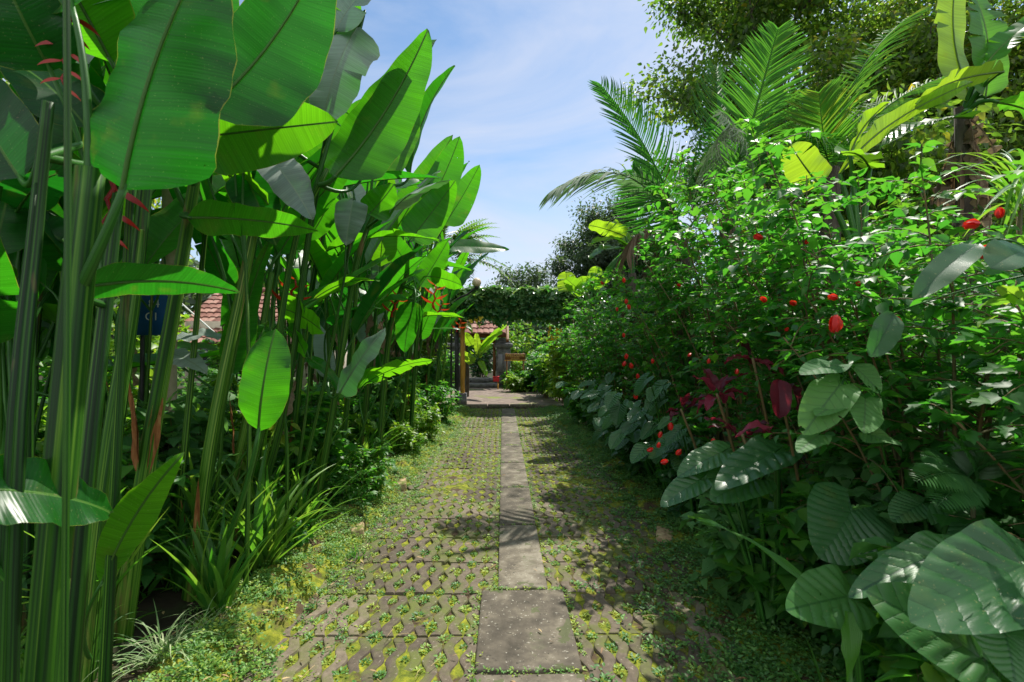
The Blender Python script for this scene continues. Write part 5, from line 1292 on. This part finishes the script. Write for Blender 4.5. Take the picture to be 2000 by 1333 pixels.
for i in range(16):
    y = 1.75 + i * .5; x = path_r(y) + rr.uniform(.25, .6)
    shrub((x, y, .04), rr.uniform(.55, 1.05), .32, 9, 9, 8, rr.uniform(.085, .12), T_WIDE, ('hibis', 'soft', 'ear')[i % 3], 'broad leaved plant leaning out of the foot of the right hedge, %s from the camera' % ORD[i], name='broad_leaf_plant', cat='plant', group='broad leaved plants at the foot of the right hedge', seed=860 + i, t0=.2, stemr=.005, twl=.18, rnd=(.1, .8), tilt=(-.12, 0), up=.25)
for i in range(13):
    y = 1.5 + i * .62; x = path_r(y) + rr.uniform(.32, .62)
    shrub((x, y, .04), rr.uniform(.25, .45), .25, 8, 7, 8, .05, T_OVAL, 'hibis', 'small dark undergrowth bush at the foot of the right hedge, %s from the camera' % ORD[i], name='undergrowth_bush', cat='bush', group='bushes under the right hedge', seed=760 + i, t0=.05, stemr=.003, twl=.14, rnd=(0, .5))
# arching long grass at upper right
c = P(1990, 400, 2.4); 
root = empty('arching_grass', (c[0], c[1], 0.05), 'arching narrow leaved plant above the red flowers at the right edge', 'plant')
m = MB(); tube(m, bez(np.array([c[0], c[1], .05]), c * np.array([1, 1, .5]), c, 6), .015, .01, n=7); m.build('stem', M['twig'], root)
m = MB(); rg = random.Random(3)
for i in range(30):
    t = P(1810 + rg.uniform(-20, 180), 290 + rg.uniform(0, 190), 2.4 + rg.uniform(-.5, .6)); blade(m, c + np.array([rg.gauss(0, .03), rg.gauss(0, .03), rg.gauss(0, .05)]), t, .02, (0, -.3, 1), arch=rg.uniform(.08, .25), prof='strap', rnd=rg.uniform(.2, .9), rib=0, fold=.3, ns=10, nc=2, wave=0, rg=rg)
m.build('foliage', M['strap'], root)
# ------------------------------------------------------------------ palms, bananas
def palm_frond(parent, b, t, up, n, ll, rg, arch=.12, rnd=.4, droop=.35, w=.035, sides=(1, -1), mat='palm', name='frond', fwd=.75):
    b = np.asarray(b, float); t = np.asarray(t, float); L = np.linalg.norm(t - b); d = (t - b) / L
    up = nrm(np.asarray(up, float) - d * np.dot(up, d)); S = np.cross(d, up)
    mb = MB(); s = np.linspace(0, 1, 14); pts = b + (t - b) * s[:, None] + up * (arch * L * 4 * s * (1 - s))[:, None]
    tube(mb, pts, .018 * L / 2, .004, n=6, rnd=rnd)
    for sg in sides:
        for k in range(n):
            u = .10 + .90 * (k + rg.uniform(-.2, .2)) / n; u = min(.995, u)
            p = b + (t - b) * u + up * arch * L * 4 * u * (1 - u); T = nrm(d + up * arch * 4 * (1 - 2 * u))
            l = ll * (sin(pi * (u * .80 + .17)) ** .6) * rg.uniform(.9, 1.08)
            o = nrm(S * sg + T * (fwd + .7 * u) + up * .25 + np.array([rg.gauss(0, .05), rg.gauss(0, .05), rg.gauss(0, .04)]))
            e = p + o * l + np.array([0, 0, -droop * l * rg.uniform(.6, 1.3)])
            blade(mb, p, e, w * rg.uniform(.8, 1.1), up + S * sg * .4, arch=.07, fold=.35, ns=4, nc=1, wave=0, rnd=min(1, max(0, rnd + rg.gauss(0, .1))), prof='strap', rib=0, rg=rg)
    return mb.build(name, M[mat], parent)
rp = random.Random(4)
pc = P(1330, 470, 6.4); pg = pc.copy(); pg[2] = 0
pr = empty('palm_tree', tuple(pg), 'young coconut palm rising behind the hedge with two fronds against the sky', 'palm')
m = MB(); tube(m, bez(pg, (pg + pc) / 2 + np.array([.1, 0, 0]), pc, 10), .13, .09, n=12); m.build('trunk', M['bark'], pr)
palm_frond(pr, pc + [0, 0, .1], P(1172, 165, 6.2), (-.5, -.3, 1), 62, .64, rp, arch=.07, rnd=.15, droop=.1, w=.032)
palm_frond(pr, pc, P(1072, 378, 5.8), (-.2, -.1, 1), 64, .60, rp, arch=.28, rnd=.1, droop=.55, w=.03, mat='palepalm')
palm_frond(pr, pc, P(1235, 330, 6.8), (-.8, -.2, .6), 44, .6, rp, arch=.05, rnd=.2, droop=.3)
palm_frond(pr, pc, P(1190, 520, 6.6), (-.3, -.1, 1), 30, .4, rp, arch=.15, rnd=.3, droop=.7)
palm_frond(pr, pc, P(1225, 505, 6.0), (-.8, 0, 1), 26, .35, rp, arch=.30, rnd=.5, droop=1.2, mat='dry', name='dead_frond')
palm_frond(pr, pc, P(1290, 520, 6.0), (-.3, 0, 1), 24, .35, rp, arch=.2, rnd=.9, droop=1.2, mat='dry', name='dead_frond')
palm_frond(pr, pc, P(1480, 420, 7.4), (.4, 0, 1), 34, .5, rp, arch=.2, rnd=.4, droop=.5)
pc = P(1395, 330, 5.6); pc2 = P(1420, 420, 5.6); pg = pc2.copy(); pg[2] = 0
pr = empty('palm_tree', tuple(pg), 'coconut palm with tall upright fronds in front of the big tree', 'palm')
m = MB(); tube(m, bez(pg, (pg + pc2) / 2 + np.array([.1, 0, 0]), pc2, 10), .12, .09, n=12); m.build('trunk', M['bark'], pr)
palm_frond(pr, pc2, P(1520, 55, 5.8), (-.35, -.9, .2), 84, .66, rp, arch=.03, rnd=.5, droop=.12, w=.027, fwd=.55)
palm_frond(pr, pc2, P(1400, 130, 6.2), (-.3, .9, .1), 50, .5, rp, arch=.02, rnd=.35, droop=-.2, w=.04)
palm_frond(pr, pc2, P(1390, 230, 5.0), (-.6, -.6, .8), 34, .42, rp, arch=.25, rnd=.1, droop=.8)
palm_frond(pr, P(1440, 330, 5.3), P(1402, 215, 4.9), (.3, -.6, .5), 30, .42, rp, arch=.15, rnd=.6, droop=.9, mat='palepalm')
palm_frond(pr, P(1430, 330, 5.3), P(1440, 240, 4.8), (-.5, -.6, .5), 26, .42, rp, arch=.3, rnd=.9, droop=1.2, mat='palepalm')
palm_frond(pr, pc2, P(1530, 190, 5.2), (-.3, -.3, 1), 36, .45, rp, arch=.12, rnd=.5, droop=.4)
palm_frond(pr, pc2, P(1580, 330, 5.6), (0, -.2, 1), 34, .45, rp, arch=.2, rnd=.2, droop=.6)
pc = P(1620, 330, 5.0); pg = pc.copy(); pg[2] = 0
pr = empty('palm_tree', tuple(pg), 'palm with yellowing ragged fronds spreading over the right hedge', 'palm')
m = MB(); tube(m, bez(pg, (pg + pc) / 2, pc, 10), .11, .09, n=12); m.build('trunk', M['bark'], pr)
for (x, y, Y, up, rn, dr) in ((1790, 25, 5.2, (-.7, -.3, .7), .85, .35), (1600, 180, 5.0, (-.6, -.6, .5), .9, .2), (1850, 150, 4.8, (-.2, -.6, 1), .8, .5), (1560, 250, 4.6, (-.3, -.6, 1), .5, .7), (1750, 200, 5.6, (0, -.5, 1), .7, .5), (1500, 300, 5.2, (0, 0, 1), .3, .6)):
    palm_frond(pr, pc, P(x, y, Y), up, 56, .50, rp, arch=.12, rnd=rn * .75, droop=dr, w=.022)

def banana(base, h, leaves, label, seed, r=.09, dead=5, trunk='bark'):
    rg = random.Random(seed); base = np.asarray(base, float); top = base + np.array([0, 0, h])
    root = empty('banana_plant', tuple(base), label, 'banana plant')
    m = MB(); tube(m, bez(base, (base + top) / 2 + np.array([.04, 0, 0]), top, 8), r, r * .7, n=14, lobes=3); m.build('trunk', M[trunk], root)
    for (b, t, w, up, k) in leaves:
        mb = MB(); kw = dict(fold=.12, rnd=rg.uniform(.2, .9), tears=4, wave=.02, arch=.08); kw.update(k)
        blade(mb, b, t, w, up, prof='banana', ns=26, nc=5, rib=.010, rg=rg, **kw); lf = mb.build('leaf', M['banana'], root)
        m2 = MB(); tube(m2, bez(top - [0, 0, .1], (np.asarray(b) + top) / 2 + np.array([0, 0, .1]), b, 7), .03, .014, n=8, rnd=.7); m2.build('petiole', M['petiole'], lf)
    for i in range(dead):
        a = rg.uniform(0, 6.28); o = np.array([cos(a), sin(a), 0]); mb = MB(); q = top - np.array([0, 0, rg.uniform(0, .5)])
        blade(mb, q + o * r * .7, q + o * rg.uniform(.05, .28) + np.array([0, 0, -rg.uniform(.4, 1.0)]), rg.uniform(.07, .15), o, arch=.07, fold=-.9, prof='lance', ns=18, nc=4, tears=12, wave=.05, rnd=rg.random(), rib=.008, rg=rg)
        mb.build('dead_leaf', M['dry'], root)
    return root
q = P(1880, 420, 5.0); q[2] = 0
T0 = P(1880, 250, 5.0)
banana(q, T0[2] + .2, [(P(1905, 205, 4.9), P(1880, -110, 5.2), .42, (-.2, 1, .1), dict(rnd=.85, tears=2)), (P(1925, 190, 4.8), P(1895, -20, 4.9), .42, (.1, -1, .4), dict(rnd=.2)),
       (P(1960, 140, 4.6), P(1790, 205, 4.3), .22, (-.2, .6, 1), dict(rnd=.95, tears=5)), (P(1900, 230, 4.8), P(1720, 290, 4.6), .3, (-.2, -.3, 1), dict(rnd=.3, tears=6)),
       (P(1930, 120, 4.7), P(2040, 30, 4.6), .3, (.3, -.5, 1), dict(rnd=.1)), (P(1950, 200, 4.7), P(2060, 320, 4.6), .4, (.5, -.3, 1), dict(rnd=.1, arch=.2, tears=8))],
       'banana plant with a tall bright leaf and brown dead leaves at the upper right', 1, dead=18)
q = P(1680, 420, 4.0); q[2] = 0
banana(q, 2.2, [(P(1600, 362, 4.0), P(1545, 285, 3.9), .30, (.3, .9, .2), dict(rnd=.9, tears=1)), (P(1660, 300, 4.0), P(1735, 200, 4.0), .20, (-.6, .5, .4), dict(rnd=.7, tears=1)), (P(1640, 340, 4.0), P(1900, 160, 4.4), .2, (-.3, .8, .6), dict(rnd=.8, tears=2)), (P(1700, 330, 4), P(1640, 300, 3.6), .25, (0, -.5, 1), dict(rnd=.5))],
       'small banana plant with a bright backlit leaf showing over the hedge', 2, dead=1)
q = P(1150, 560, 11.0); q[2] = 0
banana(q, 2.3, [(P(1112, 570, 11), P(1105, 530, 11), .45, (-.2, 1, .1), dict(rnd=.8)), (P(1140, 575, 11), P(1105, 545, 10.8), .35, (-.3, .6, .6), dict(rnd=.5)), (P(1160, 560, 11), P(1165, 520, 11), .35, (.2, 1, .2), dict(rnd=.7)), (P(1150, 565, 11), P(1190, 545, 10.8), .4, (.3, .4, 1), dict(rnd=.5)), (P(1145, 570, 11), P(1135, 540, 11), .35, (.2, 1, .1), dict(rnd=.6))],
       'banana plant beyond the right end of the pergola', 3, dead=1)
q = P(1235, 540, 8.5); q[2] = 0
banana(q, 2.7, [(P(1222, 462, 8.5), P(1150, 440, 8.3), .35, (-.1, .5, 1), dict(rnd=.75, arch=.04)), (P(1225, 480, 8.5), P(1155, 478, 8.2), .3, (-.1, -.4, 1), dict(rnd=.3, arch=.15)), (P(1225, 490, 8.5), P(1150, 505, 8.3), .3, (-.1, -.4, 1), dict(rnd=.3, arch=.15)), (P(1240, 480, 8.5), P(1200, 430, 8.7), .3, (-.5, .5, .5), dict(rnd=.6))],
       'banana plant with pale arching leaves left of the palm', 4, dead=2)
q = P(912, 700, 14.5); q[2] = 0
banana(q, 1.5, [(P(940, 690, 14.5), P(990, 632, 14.3), .22, (-.3, .8, .5), dict(rnd=.5, tears=1)), (P(938, 680, 14.5), P(982, 648, 14.2), .18, (-.2, .7, .6), dict(rnd=.7, tears=1)), (P(935, 700, 14.4), P(965, 672, 14.2), .2, (0, .2, 1), dict(rnd=.9)), (P(930, 690, 14.5), P(905, 650, 14.5), .3, (0, .9, .3), dict(rnd=.7)), (P(935, 700, 14.3), P(930, 650, 14.3), .2, (0, 1, .3), dict(rnd=.9)), (P(937, 705, 14.3), P(950, 735, 14.0), .18, (0, -.5, .8), dict(rnd=.4)), (P(925, 710, 14.2), P(900, 690, 14.0), .3, (0, .9, .5), dict(rnd=.8))],
       'young banana plant with yellow green leaves in front of the gate', 5, dead=0, r=.06)

# ------------------------------------------------------------------ trees
def tree(base, h, r, label, mat='tree', seed=1, n=9000, lf=.16, T=T_OVAL, trunk_r=.2, crown0=.35, name='broadleaf_tree', squash=1.0, nl=9, lean=(0, 0), clr=.16, rnd=(0, 1), group=None, gap=1.0, nlimb=9):
    rg = np.random.default_rng(seed); base = np.asarray(base, float)
    root = empty(name, tuple(base), label, 'tree', group)
    top = base + np.array([lean[0] * h, lean[1] * h, h * .85]); m = MB()
    tube(m, bez(base, (base + top) / 2 + np.array([rg.normal() * .2, rg.normal() * .2, 0]), top, 12), trunk_r, trunk_r * .2, n=12)
    cl = []
    for i in range(nlimb):
        f = crown0 + (1 - crown0) * (i + .3) / nlimb; s = base + (top - base) * f * .95
        a = i * 2.4 + rg.normal() * .3; rr_ = r * (1 - .55 * max(0, (f - .45) / .55) ** 1.5) * rg.uniform(.75, 1.05)
        e = s + np.array([cos(a) * rr_, sin(a) * rr_, h * rg.uniform(.08, .2) * squash])
        pth = bez(s, (s + e) / 2 + np.array([0, 0, -h * .03]), e, 8); tube(m, pth, trunk_r * .38 * (1.2 - f), trunk_r * .06, n=7)
        for k in range(nl):
            u = rg.uniform(.35, 1); q = pth[int(u * 7)]; v = rg.normal(size=3); v[2] = abs(v[2]) * .6; q2 = q + nrm(v) * r * rg.uniform(.15, .42)
            tube(m, bez(q, (q + q2) / 2 + np.array([0, 0, .05]), q2, 4), trunk_r * .08, trunk_r * .03, n=4)
            cl.append(q2); cl.append((q + q2) / 2)
        cl.append(e)
    cl.append(top); cl = np.array(cl)
    m.build('trunk', M['bark'], root)
    w = rg.uniform(.5, 1.5, len(cl)); idx = rg.choice(len(cl), n, p=w / w.sum())
    cr = r * clr * rg.uniform(.6, 1.4, len(cl)) * gap
    v = rand_unit(rg, n) * (rg.random((n, 1)) ** .45); v[:, 2] *= .62
    Q = cl[idx] + v * cr[idx][:, None] * 1.5
    A = v + rg.normal(0, .5, (n, 3)) + np.array([0, 0, -.35]); N = rg.normal(0, .5, (n, 3)) + np.array([0, 0, .9])
    R = np.clip(rnd[0] + (rnd[1] - rnd[0]) * (rg.normal(.35, .22, n) + (w[idx] - 1) * .25), 0, 1)
    mb = MB(); scatter(mb, T, Q, A, N, lf * rg.uniform(.6, 1.3, n), R); mb.build('crown', M[mat], root)
    return root
def tb(px, Y): p = P(px, 675, Y); p[2] = 0; return p
tree(tb(1500, 12), 12.5, 3.2, 'big tree with small glossy leaves towering over the palms', seed=3, n=38000, lf=.13, trunk_r=.22, crown0=.42, nl=10, nlimb=14, clr=.17, T=T_OVAL)
tree(tb(1800, 11), 10.0, 3.0, 'tree filling the upper right behind the banana plant', seed=4, n=32000, lf=.125, trunk_r=.18, crown0=.4, nl=9, nlimb=13, rnd=(.2, 1), clr=.18)
tree(tb(2050, 9), 8.5, 2.6, 'tree at the right frame edge behind the banana plant', seed=5, n=22000, lf=.12, trunk_r=.16, crown0=.35, nl=9, nlimb=12, rnd=(.2, 1), clr=.18)
tree(tb(1640, 16), 12, 3.6, 'taller tree farther back between the two nearer ones', seed=6, n=15000, lf=.22, trunk_r=.22, crown0=.3, nl=9, nlimb=12, clr=.18)
tree(tb(1700, 8), 5.2, 2.2, 'smaller tree just behind the hedge on the right', seed=16, n=14000, lf=.13, trunk_r=.1, crown0=.3, nl=8, nlimb=10, rnd=(.1, .9), clr=.2)
tree(tb(1155, 34), 10.6, 3.0, 'distant rounded tree in the gap left of the palm', mat='far', seed=7, n=16000, lf=.24, trunk_r=.25, crown0=.3, nl=9, nlimb=12, clr=.19, T=T_DIA, lean=(.02, 0))
tree(tb(1205, 32), 11.8, 3.0, 'distant taller tree behind the palm fronds', mat='far', seed=8, n=16000, lf=.24, trunk_r=.25, crown0=.25, nl=9, nlimb=12, clr=.19, T=T_DIA)
tree(tb(1260, 30), 9.5, 3.6, 'distant tree half hidden by the right palm', mat='far', seed=9, n=12000, lf=.26, trunk_r=.25, crown0=.2, nl=9, nlimb=10, T=T_DIA)
# feathery tree behind the pergola: open drooping compound leaves
fb = tb(850, 14); ft = P(865, 455, 14)
fr = empty('feathery_tree', tuple(fb), 'slender tree with drooping feathery leaves left of the pergola', 'tree')
m = MB(); tube(m, bez(fb, (fb + ft) / 2, ft, 9), .09, .03, n=8)
FR = [(985, 440, 13.5), (950, 455, 13), (1002, 560, 13.5), (965, 520, 13), (930, 560, 12.8), (900, 400, 14), (820, 420, 14), (860, 540, 13)]
mb = MB(); rg = np.random.default_rng(2)
for (x, y, Y) in FR:
    e = P(x, y, Y); s = ft + np.array([0, 0, rg.uniform(-1.0, 0)])
    for k in range(3):
        e2 = e + rg.normal(0, .15, 3); frond(mb, s, e2, (0, 0, 1), 22, .30, rg.random() * .5, rg, arch=.18, T=T_LANCE)
m.build('trunk', M['bark'], fr); mb.build('crown', M['tree'], fr)
tree(tb(1020, 40), 8.4, 4.0, 'distant open crowned tree above the pergola', mat='far', seed=10, n=5200, lf=.28, trunk_r=.12, crown0=.6, nl=8, nlimb=9, squash=.3, clr=.14, T=T_DIA)
# left background trees
rt = random.Random(12)
for i, (x, y, h, r) in enumerate([(-9.0, 5.0, 7.5, 2.4), (-12, 9.5, 9, 2.8), (-4.6, 14.5, 7, 2.0), (-12, 14, 9, 3), (-9.2, 1.4, 6.6, 2.2), (-3.2, 14.5, 5, 1.8)]):
    tree((x, y, 0), h, r, ['garden tree behind the near left thicket', 'tall garden tree beyond the left shrubs', 'garden tree in front of the tiled roof, to its right', 'garden tree at the left end of the tiled roof', 'small garden tree at the far left', 'tree behind the last heliconias'][i], seed=40 + i, n=7000, lf=.2, trunk_r=.12, crown0=.35, nl=7, nlimb=9, rnd=(.2, 1), clr=.2)
# the wood that closes the horizon
mb = MB(); rg = np.random.default_rng(9)
n = 42000; th = rg.uniform(-1.25, 1.25, n); d = rg.uniform(30, 46, n); hh = (2.3 + 3.0 * vnoise(th * 20 + 40, th * 0 + 3, 1.0) + np.where(np.abs(th) > .35, 2.5, 0)) * (.8 + .3 * vnoise(th * 90 + 200, th * 0, 1.0))
Q = np.column_stack([np.sin(th) * d, np.cos(th) * d, hh * rg.random(n) ** .6]); scatter(mb, T_OVAL, Q, rg.normal(size=(n, 3)), rg.normal(0, .5, (n, 3)) + np.array([0, 0, 1]), rg.uniform(.35, .8, n), rg.random(n))
tag(mb.build('distant_wood', M['far']), 'mass of far off trees closing the horizon', 'wood', None, 'stuff')
# ------------------------------------------------------------------ pergola with a roof of vines
pg = empty('pergola', (-.95, 12.6, 0), 'pergola over the path thickly covered in dark vines', 'pergola')
for x, mt in ((-.98, 'bamboo'), (-1.12, 'metal'), (2.05, 'metal')):
    m = MB(); tube(m, np.array([(x, 12.5, .0), (x, 12.5, 1.0), (x, 12.5, 2.3)]), .055 if mt == 'bamboo' else .05, n=12)
    m.build('post', M[mt], pg)
m = MB(); box(m, (-.98, 12.5, .17), (.2, .2, .34), bev=.01); m.build('post_base', M['stone'], pg)
for y in (12.35, 13.15):
    m = MB(); box(m, (.5, y, 2.24), (3.5, .08, .1), bev=.006); m.build('beam', M['wood'], pg)
for k in range(7):
    m = MB(); box(m, (-1.0 + k * .5, 12.75, 2.33), (.06, 1.1, .07), bev=.005); m.build('rafter', M['wood'], pg)
rg = np.random.default_rng(17); n = 15000
x = rg.uniform(-1.35, 2.35, n); y = rg.uniform(12.05, 13.45, n); z = 2.12 + .66 * rg.random(n) + .12 * vnoise(x * 1, y, .35) * (rg.random(n)) 
bot = 2.12 + .22 * vnoise(x + 9, y, .3); z = np.maximum(z, bot) - np.where(rg.random(n) < .06, rg.random(n) * .25, 0)
front = rg.random(n) < .4; y = np.where(front, 11.92 + .35 * vnoise(x * 1, z, .25) + .08 * rg.random(n), y); z = z + .16 * (vnoise(x + 3, y, .4) - .3) * (z > 2.45)
A = np.column_stack([rg.normal(0, .8, n), -.4 + rg.normal(0, .7, n), -.3 + rg.normal(0, .5, n)]); N = np.column_stack([rg.normal(0, .6, n), rg.normal(-.45, .6, n), np.ones(n) * .9])
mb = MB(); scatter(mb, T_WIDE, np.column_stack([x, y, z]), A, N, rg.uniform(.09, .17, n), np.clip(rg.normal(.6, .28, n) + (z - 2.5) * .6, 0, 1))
mb.build('vine', M['vine'], pg)
for k in range(3):
    mb = MB(); scatter(mb, T_ROUND, np.tile([-.75 + .12 * k, 11.98, 2.05 + .04 * k], (6, 1)), rg.normal(size=(6, 3)), rg.normal(size=(6, 3)) + [0, -1, .5], .07, .5); mb.build('flower', M['yellow'], pg)
# round lamp
lp = P(931, 552, 11.2)
lo = empty('garden_lamp', (lp[0] - .55, lp[1], 0), 'cream glass globe lamp on a pole beside the pergola', 'lamp')
m = MB(); lathe(m, lp - np.array([0, 0, 0]), [(.001, -.1), (.04, -.095), (.075, -.07), (.096, -.03), (.1, 0), (.093, .035), (.07, .072), (.035, .094), (.001, .1)], 24); m.build('globe', M['globe'], lo)
m = MB(); tube(m, smooth_path([(lp[0] - .55, lp[1], 0), (lp[0] - .55, lp[1], 1.6), (lp[0] - .5, lp[1], 2.4), (lp[0] - .2, lp[1], 2.62), (lp[0], lp[1], lp[2] - .1)], 20), .022, .02, n=8); lathe(m, lp, [(.024, -.16), (.05, -.12), (.052, -.085), (.02, -.08)], 16); m.build('pole', M['metal'], lo)

# ------------------------------------------------------------------ gate, sign, plants round the yard
GY = 18.2
gt = empty('gateway', (-.4, GY, 0), 'small gateway with grey stone pillar, wooden door frame and red tiled roof', 'gate')
def bx(parent, name, mat, c, s, **k):
    m = MB(); box(m, c, s, **k); return m.build(name, M[mat], parent)
bx(gt, 'step', 'stone', (-.75, 17.75, .12), (1.2, .4, .14), bev=.015)
bx(gt, 'step', 'stone', (-.75, 18.05, .28), (1.15, .3, .14), bev=.015)
pl = bx(gt, 'pillar', 'stone', (.02, GY, .75), (.5, .5, 1.5), bev=.02)
bx(pl, 'plinth', 'stone', (.02, GY - .02, .2), (.62, .62, .4), bev=.02); bx(pl, 'cornice', 'stone', (.02, GY, 1.5), (.66, .66, .16), bev=.03); bx(pl, 'panel', 'pale', (-.09, GY - .262, .88), (.15, .03, .62), bev=.01); bx(pl, 'panel', 'pale', (.13, GY - .262, .88), (.15, .03, .62), bev=.01); bx(pl, 'cap', 'stone', (.02, GY, 1.62), (.5, .5, .1), bev=.03); bx(pl, 'cap', 'stone', (.02, GY, 1.71), (.36, .36, .1), bev=.03)
pl = bx(gt, 'pillar', 'stone', (-1.75, GY, .75), (.5, .5, 1.5), bev=.02)
bx(pl, 'cornice', 'stone', (-1.75, GY, 1.5), (.66, .66, .16), bev=.03)
df = bx(gt, 'door_frame', 'wood', (-.30, GY - .06, 1.0), (.1, .14, 1.35), bev=.01); bx(df, 'lintel', 'bamboo', (-.82, GY - .06, 1.66), (1.12, .14, .1), bev=.01); bx(df, 'jamb', 'bamboo', (-1.32, GY - .06, 1.0), (.1, .14, 1.35), bev=.01)
bx(gt, 'roof_beam', 'wood', (-.75, GY, 1.84), (1.9, .3, .12), bev=.01)
m = MB(); sl = nrm(np.array([0, .7, .5])); nn = nrm(np.cross([1, 0, 0], sl)); tile_roof(m, (-1.5, GY - .75, 1.9), (1, 0, 0), sl, nn, 8, 3, tw=.2)
sl2 = nrm(np.array([0, -.7, .5])); nn2 = nrm(np.cross(sl2, [1, 0, 0])); tile_roof(m, (-1.5, GY + .75, 1.9), (1, 0, 0), sl2, nn2, 8, 3, tw=.2)
rf = m.build('roof', M['tile'], gt); m = MB(); tube(m, np.array([(-1.55, GY, 2.44), (.15, GY, 2.44)]), .07, n=10); m.build('ridge', M['tile'], rf)
m = MB(); box(m, (.16, GY - .2, 2.12), (.10, 1.1, .1), bev=.01); V = m.v[0]; V[:, 2] += (V[:, 1] - GY) * .75 + .1; m.build('barge_board', M['wood'], gt)
# wooden board sign with carved gold letters
s = P(1006, 697, 16.6)
so = empty('wooden_sign', (s[0], s[1], 0), 'brown wooden sign board with small gold lettering beside the gate', 'sign')
m = MB(); box(m, s, (.66, .05, .2), bev=.012); bo = m.build('board', M['wood'], so)
text_mesh('WELCOME', .125, M['gold'], (0, -.028, s[2] + .035), (pi / 2, 0, 0), bo, depth=.003); text_mesh('GARDEN', .07, M['gold'], (0, -.028, s[2] - .055), (pi / 2, 0, 0), bo, depth=.003)
bx(so, 'ledge', 'bamboo', s + np.array([0, 0, -.125]), (.7, .08, .03), bev=.004)
for dx in (-.27, .27):
    m = MB(); tube(m, np.array([(s[0] + dx, s[1] + .05, 0), (s[0] + dx, s[1] + .05, s[2] + .12)]), .022, n=8); m.build('post', M['wood'], so)
# red box on a post
r = P(969, 741, 16.9)
ro = empty('red_box', (r[0], r[1], 0.04), 'small red box on a short yellow post in front of the pillar', 'box')
m = MB(); box(m, r, (.2, .14, .15), bev=.012); m.build('box', M['redpaint'], ro); m = MB(); box(m, r + np.array([0, 0, .085]), (.22, .16, .02), bev=.004); m.build('lid', M['redpaint'], ro)
m = MB(); tube(m, np.array([(r[0] + .06, r[1], 0.04), (r[0] + .06, r[1], r[2] - .07)]), .02, n=8); m.build('post', M['bamboo'], ro)
# planting round the yard
yb = [((1.2, 14.2), 1.5, .42, 'hibis', 'green shrub crowding the right side of the yard entrance'), ((1.15, 16.0), 1.3, .4, 'dark', 'dark shrub at the right side of the yard'), ((.42, 16.1), .62, .28, 'lime', 'low yellow green bush hiding the feet of the wooden sign'), ((.75, 16.3), .62, .28, 'hibis', 'low green bush at the right foot of the wooden sign'), ((.75, 17.9), 1.0, .5, 'lime', 'yellow green bush under the wooden sign'), ((.35, 17.6), .7, .3, 'hibis', 'small green bush right of the grey pillar'), ((1.25, 17.4), 1.3, .6, 'dark', 'dark bush right of the wooden sign'), ((1.6, 16.6), 1.6, .6, 'hibis', 'bush at the right of the yard'), ((1.5, 19.6), 2.4, .9, 'hibis', 'tall shrub behind the wooden sign'),
      ((.6, 20), 2.6, .9, 'lime', 'tall yellow green shrub behind the gate pillar'), ((2.6, 18.5), 2.8, 1.0, 'hibis', 'tall shrub at the back right of the yard'), ((-.9, 20.5), 1.9, .9, 'dark', 'dark shrub seen through the gateway'), ((-1.9, 16.2), 1.8, .7, 'hibis', 'shrub left of the gateway steps'), ((-2.0, 14.2), 2.0, .6, 'lime', 'yellow green shrub behind the left pergola post'),
      ((1.45, 13.4), 2.0, .55, 'lime', 'yellow flowering shrub by the right pergola post'), ((1.5, 12.3), 1.8, .5, 'lime', 'pale yellow green shrub at the end of the hedge'), ((1.5, 15.0), 1.9, .6, 'hibis', 'green shrub beyond the right pergola post'), ((-1.7, 12.2), 1.4, .4, 'hibis', 'dark shrub behind the left pergola post'), ((0.2, 21.5), 3.2, 1.2, 'hibis', 'big shrub at the back of the yard')]
for i, ((x, y), h, r_, mt, lb) in enumerate(yb):
    shrub((x, y, .03), h, r_, 12, 11, 9, .12, T_WIDE if i % 2 else T_OVAL, mt, lb, name='yard_shrub', cat='shrub', seed=900 + i, t0=.1, stemr=.01, twl=.3, rnd=(.1, 1))
yl = MB(); rg = np.random.default_rng(8)
for k in range(10):
    p = P(1085, 655, 12.2) + rg.normal(0, .12, 3) + np.array([0, -.35, 0])
    scatter(yl, T_OVAL, np.tile(p, (7, 1)), rand_unit(rg, 7), rg.normal(size=(7, 3)), .08, .5)
tag(yl.build('yellow_blossoms', M['yellow'], origin=P(1085, 655, 12.2)), 'cluster of yellow blossoms on the end of the hedge', 'blossom')
# conifer-like spiky plant
strap_plant((1.55, 11.6, 1.0), 16, .8, .05, 333, 'upright spiky plant among the far end of the hedge', spread=(3, 35), droop=.15, rnd=(.3, .9))
